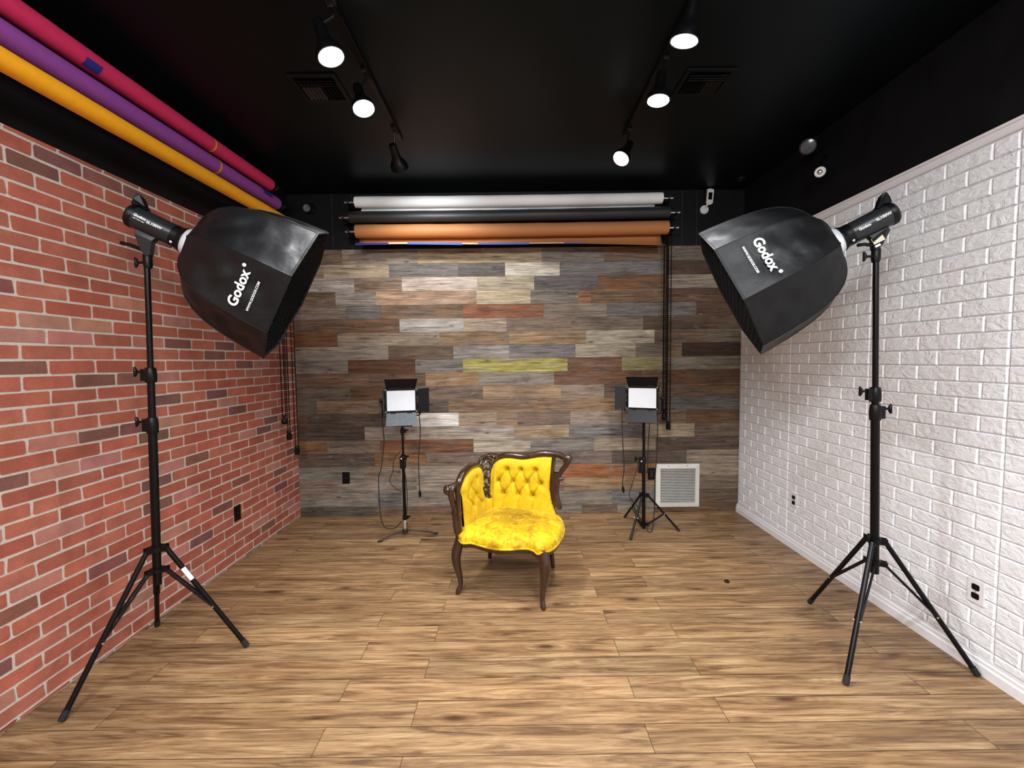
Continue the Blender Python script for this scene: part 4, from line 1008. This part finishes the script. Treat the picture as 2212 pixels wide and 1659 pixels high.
# ------------------------------------------------------------------ the corner armchair (local axes: u right, v back, z up)
def interp(tab, x):
    """smooth (Catmull-Rom, clamped tangents) interpolation through a table"""
    if x <= tab[0][0]: return tab[0][1]
    if x >= tab[-1][0]: return tab[-1][1]
    for i in range(len(tab)-1):
        (x0, y0), (x1, y1) = tab[i], tab[i+1]
        if x <= x1:
            def sl(j):
                if j <= 0 or j >= len(tab)-1: 
                    a, b = (0, 1) if j <= 0 else (len(tab)-2, len(tab)-1)
                    return (tab[b][1]-tab[a][1])/(tab[b][0]-tab[a][0])
                d0 = (tab[j][1]-tab[j-1][1])/(tab[j][0]-tab[j-1][0]); d1 = (tab[j+1][1]-tab[j][1])/(tab[j+1][0]-tab[j][0])
                return 0 if d0*d1 <= 0 else 2*d0*d1/(d0+d1)
            h = x1-x0; f = (x-x0)/h
            return (2*f**3-3*f*f+1)*y0 + (f**3-2*f*f+f)*h*sl(i) + (-2*f**3+3*f*f)*y1 + (f**3-f*f)*h*sl(i+1)

chair = thing('corner_armchair', 'antique corner armchair in tufted yellow velvet with carved dark wood frame', 'armchair', (-.022, 2.7735, 0), math.radians(-18.5))
UL, VB, RC = -.27, .27, .10
S1 = .405; S2 = S1 + RC*PI/2; S3 = S2 + .42
def path(s):
    """plan of the back: along the left side, round the corner, along the rear; returns point and outward normal"""
    if s <= S1: return Vector((UL, -.235+s, 0)), Vector((-1,0,0))
    if s <= S2:
        a = (s-S1)/RC; return Vector((UL+RC-RC*math.cos(a), VB-RC+RC*math.sin(a), 0)), Vector((-math.cos(a), math.sin(a), 0))
    return Vector((UL+RC+(s-S2), VB, 0)), Vector((0,1,0))
def shell(s, z, out=0.0):
    p, n = path(s)
    lk = 1 - .8*max(0, -n.x)**2
    lean = -.040*max(0.0, 1-(z-.36)/.42) + .010*max(0, (z-.72)/.1)
    return p + n*(lean*lk+out) + Vector((0,0,z))
ZTOP = [(0,.662),(.012,.682),(.038,.704),(.089,.736),(.15,.753),(.20,.760),(.27,.757),(.310,.750),(.338,.738),(.350,.715),(.356,.69),(.363,.65),(.372,.60),(.386,.54),(.402,.505),(.425,.486),(.462,.482),(.480,.50),(.487,.58),(.493,.65),(.504,.70),(.530,.742),(.565,.765),(.61,.777),(.66,.779),(.735,.775),(.80,.785),(.866,.800),(.92,.806),(.957,.806)]
def ztop(s): return interp(ZTOP, s)
def smax(z): return interp([(.38,1.005),(.425,.988),(.52,.955),(.614,.945),(.70,.950),(.80,.957)], z)
def smin(z): return interp([(.36,.055),(.50,.036),(.62,.026),(.66,.012),(.69,0)], z)
BTN = [(S2+.17+u, z) for u, z in ((-.104,.70),(.003,.704),(.114,.708),(-.171,.614),(-.057,.615),(.05,.616),(.154,.615),(-.129,.526),(-.012,.528),(.095,.526))] + \
      [(v+.235, z) for v, z in ((.004,.683),(-.089,.664),(.118,.571),(-.143,.60),(-.001,.569),(.094,.487),(-.05,.51))]
LINES = []
for i in range(len(BTN)):
    for j in range(i):
        a, b = BTN[i], BTN[j]
        dd = math.hypot(a[0]-b[0], a[1]-b[1])
        if dd < .135 and abs(a[1]-b[1]) > .03: LINES.append((a, b))
for s_, z_ in BTN:
    if .50 < z_ < .535 : LINES.append(((s_, z_), (s_ - .006, .40)))
def tuft(s, z):
    h = .0
    for bs, bz in BTN:
        r2 = (s-bs)**2 + (z-bz)**2
        if r2 < .004: h -= .022*math.exp(-r2/.00028) + .009*math.exp(-r2/.0012)
    for (a, b) in LINES:
        ax, ay, bx, by = a[0], a[1], b[0], b[1]
        L2 = (bx-ax)**2 + (by-ay)**2; f = max(0, min(1, ((s-ax)*(bx-ax)+(z-ay)*(by-ay))/L2))
        d2 = (s-ax-f*(bx-ax))**2 + (z-ay-f*(by-ay))**2
        if d2 < .0008: h -= .0085*math.exp(-d2/.000022) + .0050*math.exp(-d2/.00018)
    return max(h, -.034)
NS, NH = 300, 100
def back_grid(fn):
    rows = []
    for j in range(NH+1):
        f = j/NH; row = []
        for i in range(NS+1):
            a = i/NS; s0 = a*.957; zt = ztop(s0); z = .372 + (zt-.372)*f
            lo, hi = smin(z), smax(z); s = lo + (hi-lo)*a if False else s0 + lo*max(0, 1-a*4) + (hi-.957)*max(0, (a-.75)*4)
            row.append(fn(s, z, s0, zt))
        rows.append(row)
    return rows
def inner(s, z, s0, zt):
    sl_ = (ztop(min(.957, s0+.002)) - ztop(max(0, s0-.002)))/.004
    ed = min((zt - z)/math.sqrt(1+sl_*sl_), .06)/.06; se = min(s0, .957-s0, .05)/.05
    puff = .030*math.sqrt(max(0, 1-(1-ed)**2))*(.35+.65*math.sqrt(max(0, 1-(1-se)**2)))
    return shell(s, z, -(puff + .004) - tuft(s, z)*(.3+.7*ed))
m_ = MB(); m_.grid(back_grid(inner))
for i, f in enumerate(m_.f):
    c = m_.v[f[0]]; q = 1.0
    m_.c[i] = (1.0, 1.0, 1.1); m_.s[i] = .6
bk = obj('backrest', m_, M['velvet'], chair, smooth=True, sharp=1.6)
bt = MB()
for s, z in BTN:
    c = inner(s, z, s, ztop(min(s,.957))); p, n = path(s)
    bt.lathe(c + n*.001, -n, [(0,.007),(.003,.006),(.0045,.003),(.005,.0005)], 10)
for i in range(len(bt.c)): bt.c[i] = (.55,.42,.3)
obj('buttons', bt, M['velvet'], bk, smooth=True)
m_ = MB(); m_.grid([[p for p in reversed(r)] for r in back_grid(lambda s, z, s0, zt: shell(s, z, .016))])
obj('back_board', m_, M['mahogany'], chair, smooth=True)
edge = []
for i in range(NS+1):
    s0 = i/NS*.957; z = ztop(s0); edge.append(inner(s0 + smin(z)*max(0,1-s0*4), z, s0, z))
lft = [inner(smin(z), z, 0, ztop(0)) for z in [.372 + (.655-.372)*k/24 for k in range(25)]]
rgt = [inner(smax(z), z, .957, .806) for z in [.806 - (.806-.372)*k/28 for k in range(29)]]
pi_ = MB(); pi_.tube(lft + edge + rgt, .0052, 8)
for i in range(len(pi_.c)): pi_.c[i] = (1.1, 1.12, 1.5)
obj('piping', pi_, M['velvet'], bk, smooth=True)

# show-wood rails above the two upholstered panels
def rail(s0, s1, n, hgt, dep, prof_h, nm):
    rows = []; N = 12
    for i in range(n+1):
        s = s0 + (s1-s0)*i/n; z0 = ztop(min(s, .957)) - .004; hh = prof_h(s)
        row = []
        for k in range(N):
            a = 2*PI*k/N
            ca, sa = math.cos(a), math.sin(a)
            ca = math.copysign(abs(ca)**.75, ca); sa = math.copysign(abs(sa)**.75, sa)
            row.append(shell(s, z0 + hh/2 + sa*hh/2, .006 + ca*dep/2 + .004*(sa > .5)))
        rows.append(row)
    m_ = MB(); m_.grid(rows, True)
    n0 = 0; m_.f.append(list(reversed(range(N)))); m_.c.append((1,1,1)); m_.s.append(0)
    m_.f.append([len(rows)*N - N + k for k in range(N)]); m_.c.append((1,1,1)); m_.s.append(0)
    return obj(nm, m_, M['mahogany'], chair, smooth=True, sharp=1.0)
rail(-.012, .385, 50, .04, .044, lambda s: interp([(-.02,.050),(.06,.048),(.2,.040),(.30,.036),(.385,.04)], s), 'arm_rail')
rail(.520, .972, 60, .045, .044, lambda s: interp([(.52,.050),(.58,.046),(.7,.044),(.8,.046),(.9,.048),(.972,.046)], s), 'top_rail')

# carved pierced splat at the corner
sp = MB(); 
def S(s, z, o=.004): return shell(s, z, o)
def stem(pts, r): 
    q = []
    for i in range(len(pts)-1):
        p0, p1, p2, p3 = pts[max(i-1,0)], pts[i], pts[i+1], pts[min(i+2,len(pts)-1)]
        for k in range(5):
            f = k/5; q.append([.5*((2*p1[j]) + (p2[j]-p0[j])*f + (2*p0[j]-5*p1[j]+4*p2[j]-p3[j])*f*f + (3*p1[j]-p0[j]-3*p2[j]+p3[j])*f**3) for j in (0,1)])
    q.append(pts[-1]); P = [S(a, b) for a, b in q]
    rr = r if not isinstance(r, tuple) else [r[0] + (r[1]-r[0])*i/(len(P)-1) for i in range(len(P))]
    sp.tube(P, rr, 8)
def blob(s, z, r, sc=(1,1,1), o=-.004): sp.sphere(S(s, z, o), r, 10, 7, sc)
stem([(.345,.748),(.366,.705),(.374,.65),(.384,.59),(.400,.53),(.428,.497)], (.013,.011))       # left border
stem([(.535,.76),(.512,.715),(.500,.66),(.494,.60),(.490,.54),(.482,.498)], (.013,.010))       # right border
stem([(.375,.745),(.415,.782),(.465,.798),(.505,.795),(.54,.785)], (.014,.018))                    # crest arch
stem([(.345,.762),(.375,.775),(.395,.795),(.425,.802),(.440,.790),(.430,.778)], (.010,.006))     # crest scroll
stem([(.34,.775),(.352,.792),(.366,.797),(.372,.787),(.364,.780)], (.006,.004))                  # little curl
stem([(.405,.70),(.430,.735),(.465,.752),(.490,.735),(.485,.705),(.462,.700),(.452,.715)], (.009,.006))
stem([(.495,.70),(.470,.672),(.440,.655),(.420,.640)], (.010,.008))
stem([(.418,.62),(.445,.635),(.470,.62),(.476,.59),(.455,.572),(.442,.588)], (.009,.006))
stem([(.410,.56),(.440,.565),(.466,.545),(.458,.51),(.432,.512)], (.009,.007))
stem([(.385,.66),(.41,.69),(.44,.70),(.47,.69)], (.009,.007))
stem([(.395,.60),(.42,.60),(.45,.585),(.475,.555)], (.008,.006))
stem([(.41,.53),(.445,.53),(.48,.52)], (.010,.010))
stem([(.494,.64),(.478,.628),(.468,.60)], (.008,.006))
stem([(.505,.755),(.48,.77),(.45,.772),(.42,.755),(.41,.73)], (.008,.006))
blob(.470,.492,.017,(1,1,.8)); blob(.466,.515,.010); blob(.448,.648,.012); blob(.49,.745,.012); blob(.515,.785,.018,(1.2,1,.8)); blob(.475,.795,.015,(1.3,1,.7))
for k in range(5): blob(.40+.028*k, .792+.010*math.sin(k*.8), .0095)
obj('carved_splat', sp, M['mahogany'], chair, smooth=True)

# end posts: front left, and rear right with its outward scroll
def frame_pt(end, a, z, o=0.0):
    """end 0 = front left (a runs forward), end 1 = rear right (a runs to the right); o outward from the chair"""
    base = shell(0.0, z, o) if end == 0 else shell(.957, z, o)
    return base + (Vector((0,-1,0)) if end == 0 else Vector((1,0,0)))*a
def post(end, outer, inner_pts, scroll, nm, web):
    m_ = MB()
    m_.tube([frame_pt(end, a, z, .002) for a, z in inner_pts], [.0165]*len(inner_pts), 10, flat=.9)
    P = [frame_pt(end, a, z, .004) for a, z in outer[0]]
    m_.tube(P, outer[1], 10)
    rows = []
    for z_ in [web[0] + (web[1]-web[0])*i/14 for i in range(15)]:
        ia = interp(sorted([(z, a) for a, z in inner_pts]), z_); oa = interp(sorted([(z, a) for a, z in outer[0]]), z_)
        rows.append([frame_pt(end, ia, z_, -.014), frame_pt(end, oa, z_, -.014), frame_pt(end, oa, z_, .018), frame_pt(end, ia, z_, .018)])
    m_.grid(rows, True)
    p = obj(nm, m_, M['mahogany'], chair, smooth=True)
    a, z = scroll; c = frame_pt(end, a, z, .004); n = path(0 if end == 0 else .957)[1]
    k = MB(); k.lathe(c - n*.034, n, [(0,.012),(.001,.023),(.006,.028),(.010,.027),(.012,.031),(.020,.0315),(.024,.0285),(.028,.032),(.040,.032),(.044,.0285),(.048,.0315),(.056,.031),(.058,.0275),(.062,.028),(.067,.023),(.068,.012)], 20)
    obj('scroll', k, M['mahogany'], p, smooth=True, sharp=.8)
    arm = MB(); ax = Vector((0,-1,0)) if end == 0 else Vector((1,0,0))
    z0 = ztop(0 if end == 0 else .957) + .020
    arm.tube([frame_pt(end, -.01, z0, .006), frame_pt(end, a*.5, (z0+z)/2 + .010, .005), c], [.024, .022, .022], 10)
    obj('scroll_arm', arm, M['mahogany'], p, smooth=True)
    return p
post(1, ([(.118,.785),(.104,.752),(.078,.715),(.058,.680),(.048,.650),(.043,.61),(.040,.57),(.042,.53),(.052,.49),(.064,.458),(.066,.442)], [.021,.019,.018,.018,.0185,.018,.018,.019,.020,.020,.013]),
     [(.014,.83),(.012,.76),(.006,.69),(.0,.62),(.002,.56),(.012,.50),(.030,.455)], (.114,.797), 'rear_post', (.458, .70))
nb = MB(); c = frame_pt(1, .062, .655, .004); nb.lathe(c, (1,0,.12), [(-.02,.014),(-.01,.016),(.008,.016),(.014,.013),(.026,.012),(.030,.006)], 12); obj('carved_boss', nb, M['mahogany'], chair, smooth=True)
fp = MB()
FP = [(.044,.038,.682,.022),(.040,.036,.650,.020),(.032,.032,.61,.0185),(.020,.026,.57,.0185),(.016,.024,.545,.0195),(.015,.024,.530,.0225),(.014,.023,.515,.0200),(.013,.022,.46,.0205),(.011,.018,.41,.0205),(.008,.012,.378,.015)]
fp.tube([frame_pt(0, a_, z_, o_) for a_, o_, z_, r_ in FP], [q_[3] for q_ in FP], 12)
fp.tube([frame_pt(0, a_, z_, o_) for a_, o_, z_ in ((.010,.004,.705),(.009,.002,.64),(.008,.001,.56),(.006,.001,.47),(.002,.0,.40),(.0,.0,.374))], .0175, 12)
fpo = obj('front_post', fp, M['mahogany'], chair, smooth=True)
c = frame_pt(0, .046, .688, .038)
dv = Vector((-.80,-.60,0)).normalized()
kk = MB(); kk.lathe(c - dv*.030, dv, [(0,.014),(.004,.026),(.014,.030),(.022,.029),(.026,.033),(.036,.034),(.040,.030),(.044,.034),(.054,.033),(.057,.029),(.063,.028),(.069,.021),(.071,.010)], 20)
obj('scroll', kk, M['mahogany'], fpo, smooth=True, sharp=.8)
ar = MB(); ar.tube([frame_pt(0, -.012, .705, .006), frame_pt(0, .020, .706, .018), frame_pt(0, .045, .700, .036), c], [.023, .023, .023, .022], 10)
obj('scroll_arm', ar, M['mahogany'], fpo, smooth=True)
nb = MB(); c = frame_pt(0, .013, .530, .014); nb.box(c, (.060,.044,.013)); nb.box(c + Vector((0,0,-.012)), (.053,.040,.010)); obj('carved_boss', nb, M['mahogany'], chair, bevel=.004)

# seat
OUT = [(-.292,-.225,.374),(-.262,-.262,.362),(-.225,-.283,.350),(-.169,-.274,.354),(-.104,-.282,.350),(-.025,-.293,.346),(.044,-.292,.348),(.109,-.280,.353),(.184,-.262,.360),(.235,-.264,.356),(.270,-.283,.348),(.300,-.268,.362),(.330,-.250,.360),(.352,-.175,.357),(.362,-.06,.357),(.356,.06,.357),(.330,.17,.360),(.285,.235,.362),(.20,.255,.365),(.06,.255,.365),(-.08,.255,.365),(-.19,.245,.365),(-.25,.19,.365),(-.272,.08,.366),(-.280,-.06,.368),(-.288,-.16,.372)]
def closed_spline(P, per):
    n = len(P); out = []
    for i in range(n):
        p0, p1, p2, p3 = P[i-1], P[i], P[(i+1) % n], P[(i+2) % n]
        for k in range(per):
            f = k/per; out.append(Vector([.5*((2*p1[j]) + (p2[j]-p0[j])*f + (2*p0[j]-5*p1[j]+4*p2[j]-p3[j])*f*f + (3*p1[j]-p0[j]-3*p2[j]+p3[j])*f**3) for j in range(3)]))
    return out
RIM = closed_spline(OUT, 6); cen = Vector((.02, -.01, 0))
rows = []
NR = 34
for i in range(NR+1):
    r = 1 - (i/NR)**1.4 if i else 1.0
    row = []
    for p in RIM:
        zc = .452 + .006*((p.y)/.28)
        bulge = 1 + .035*math.sin(PI*min(1, (1-r)/.16))*(1 if r > .84 else 0)
        rr = max(r, .002)*bulge
        x, y = cen.x + (p.x-cen.x)*rr, cen.y + (p.y-cen.y)*rr
        z = p.z + (zc-p.z)*max(0, 1 - r**3.6)**.56
        row.append(Vector((x, y, z)))
    rows.append(row)
m_ = MB(); m_.grid(rows, True)
for i, f in enumerate(m_.f):  # velvet nap's sheen put into the colour: centre darker, rim and front brighter
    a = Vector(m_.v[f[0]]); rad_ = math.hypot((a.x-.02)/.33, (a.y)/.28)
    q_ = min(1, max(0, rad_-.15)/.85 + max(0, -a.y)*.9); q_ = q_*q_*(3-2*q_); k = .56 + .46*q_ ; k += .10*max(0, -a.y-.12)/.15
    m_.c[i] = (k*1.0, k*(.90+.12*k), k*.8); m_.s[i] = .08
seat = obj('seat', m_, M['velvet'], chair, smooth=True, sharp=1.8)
pm = MB(); pm.tube([p*1.0 + Vector((0,0,.001)) for p in RIM + [RIM[0]]], .0058, 8, cap=False)
for i in range(len(pm.c)): pm.c[i] = (1.1, 1.12, 1.5)
obj('piping', pm, M['velvet'], seat, smooth=True)
rows = []
for p in RIM + [RIM[0]]:
    c = cen + (Vector((p.x, p.y, 0)) - cen)*.985; ci = cen + (Vector((p.x, p.y, 0)) - cen)*.91; h = .030
    rows.append([Vector((c.x, c.y, p.z)), Vector((c.x, c.y, p.z-h*.45)), Vector((c.x*.995, c.y*.99, p.z-h*.6)), Vector((c.x*.995, c.y*.99, p.z-h)), Vector((ci.x, ci.y, p.z-h)), Vector((ci.x, ci.y, p.z))])
m_ = MB(); m_.grid(rows, True); obj('apron', m_, M['mahogany'], chair, smooth=True, sharp=.7)
obj('webbing', MB().add([Vector((cen.x + (p.x-cen.x)*.92, cen.y + (p.y-cen.y)*.92, .338)) for p in RIM], [tuple(reversed(range(len(RIM))))]), M['subfloor'], chair)
# cabriole front legs, raked rear legs
def leg(pts, rs, flat=1.0):
    q, r = [], []
    for i in range(len(pts)-1):
        p0, p1, p2, p3 = pts[max(i-1,0)], pts[i], pts[i+1], pts[min(i+2,len(pts)-1)]
        for k in range(6):
            f = k/6; q.append([.5*((2*p1[j]) + (p2[j]-p0[j])*f + (2*p0[j]-5*p1[j]+4*p2[j]-p3[j])*f*f + (3*p1[j]-p0[j]-3*p2[j]+p3[j])*f**3) for j in range(3)]); r.append(rs[i] + (rs[i+1]-rs[i])*f)
    q.append(pts[-1]); r.append(rs[-1])
    obj('leg', MB().tube(q, r, 14, up=(0,1,0)), M['mahogany'], chair, smooth=True, sharp=1.2)
leg([(.290,-.245,.366),(.296,-.250,.33),(.306,-.262,.275),(.306,-.266,.22),(.297,-.258,.16),(.287,-.248,.10),(.284,-.246,.055),(.290,-.256,.025),(.294,-.262,.010),(.294,-.262,.0)], [.030,.033,.034,.030,.0245,.019,.0155,.0165,.0155,.011])
leg([(-.262,-.238,.372),(-.268,-.244,.33),(-.280,-.258,.275),(-.282,-.262,.22),(-.274,-.255,.16),(-.264,-.246,.10),(-.262,-.245,.055),(-.270,-.256,.025),(-.274,-.262,.010),(-.274,-.262,.0)], [.028,.031,.033,.029,.0235,.018,.015,.0165,.0155,.011])
leg([(-.235,.215,.372),(-.238,.222,.30),(-.244,.234,.18),(-.252,.25,.06),(-.256,.254,.0)], [.022,.021,.019,.016,.014])
leg([(.215,.215,.372),(.216,.222,.30),(.222,.236,.18),(.231,.252,.06),(.236,.257,.0)], [.022,.021,.019,.016,.014])
# ------------------------------------------------------------------ light and camera
def area(name, loc, rot, size, watts, col=(.95,.98,1.0), sy=None):
    li = bpy.data.lights.new(name, 'AREA'); li.energy = watts; li.size = size; li.color = col
    if sy: li.shape = 'RECTANGLE'; li.size_y = sy
    o = bpy.data.objects.new(name, li); C.objects.link(o); o.location = loc; o.rotation_euler = [math.radians(a) for a in rot]
    return o
area('unseen_fill_light', (-.75, -.6, 3.0), (18, 0, 0), .9, 140)  # unseen area lamps added behind the camera for general fill
area('unseen_fill_light', (.85, -.6, 3.0), (18, 0, 0), .9, 140)
w = bpy.data.worlds.new('studio'); w.use_nodes = True
bg = w.node_tree.nodes['Background']; bg.inputs['Color'].default_value = (.92, .96, 1.0, 1); bg.inputs['Strength'].default_value = 0.55
bpy.context.scene.world = w

cam = bpy.data.cameras.new('camera'); co = bpy.data.objects.new('camera', cam); C.objects.link(co)
cam.sensor_fit = 'HORIZONTAL'; cam.sensor_width = 36.0; cam.lens = 900.07*36.0/2212; cam.clip_start = .02
f_, ro_, ya_ = -.055563, -.011830, .000221
F = Vector((math.sin(ya_)*math.cos(f_), math.cos(ya_)*math.cos(f_), math.sin(f_)))
R0 = Vector((math.cos(ya_), -math.sin(ya_), 0)); U0 = R0.cross(F)
RR = math.cos(ro_)*R0 + math.sin(ro_)*U0; UU = -math.sin(ro_)*R0 + math.cos(ro_)*U0
m4 = Matrix((RR, UU, -F)).transposed().to_4x4(); m4.translation = (0, 0, 1.5)
co.matrix_world = m4
sc = bpy.context.scene; sc.camera = co
sc.view_settings.view_transform = 'Standard'; sc.view_settings.look = 'None'; sc.view_settings.exposure = 0.0; sc.view_settings.gamma = 1.0
sc.cycles.use_denoising = True
sc.cycles.use_adaptive_sampling = True; sc.cycles.adaptive_threshold = 0.05
sc.cycles.max_bounces = 6; sc.cycles.sample_clamp_indirect = 6.0
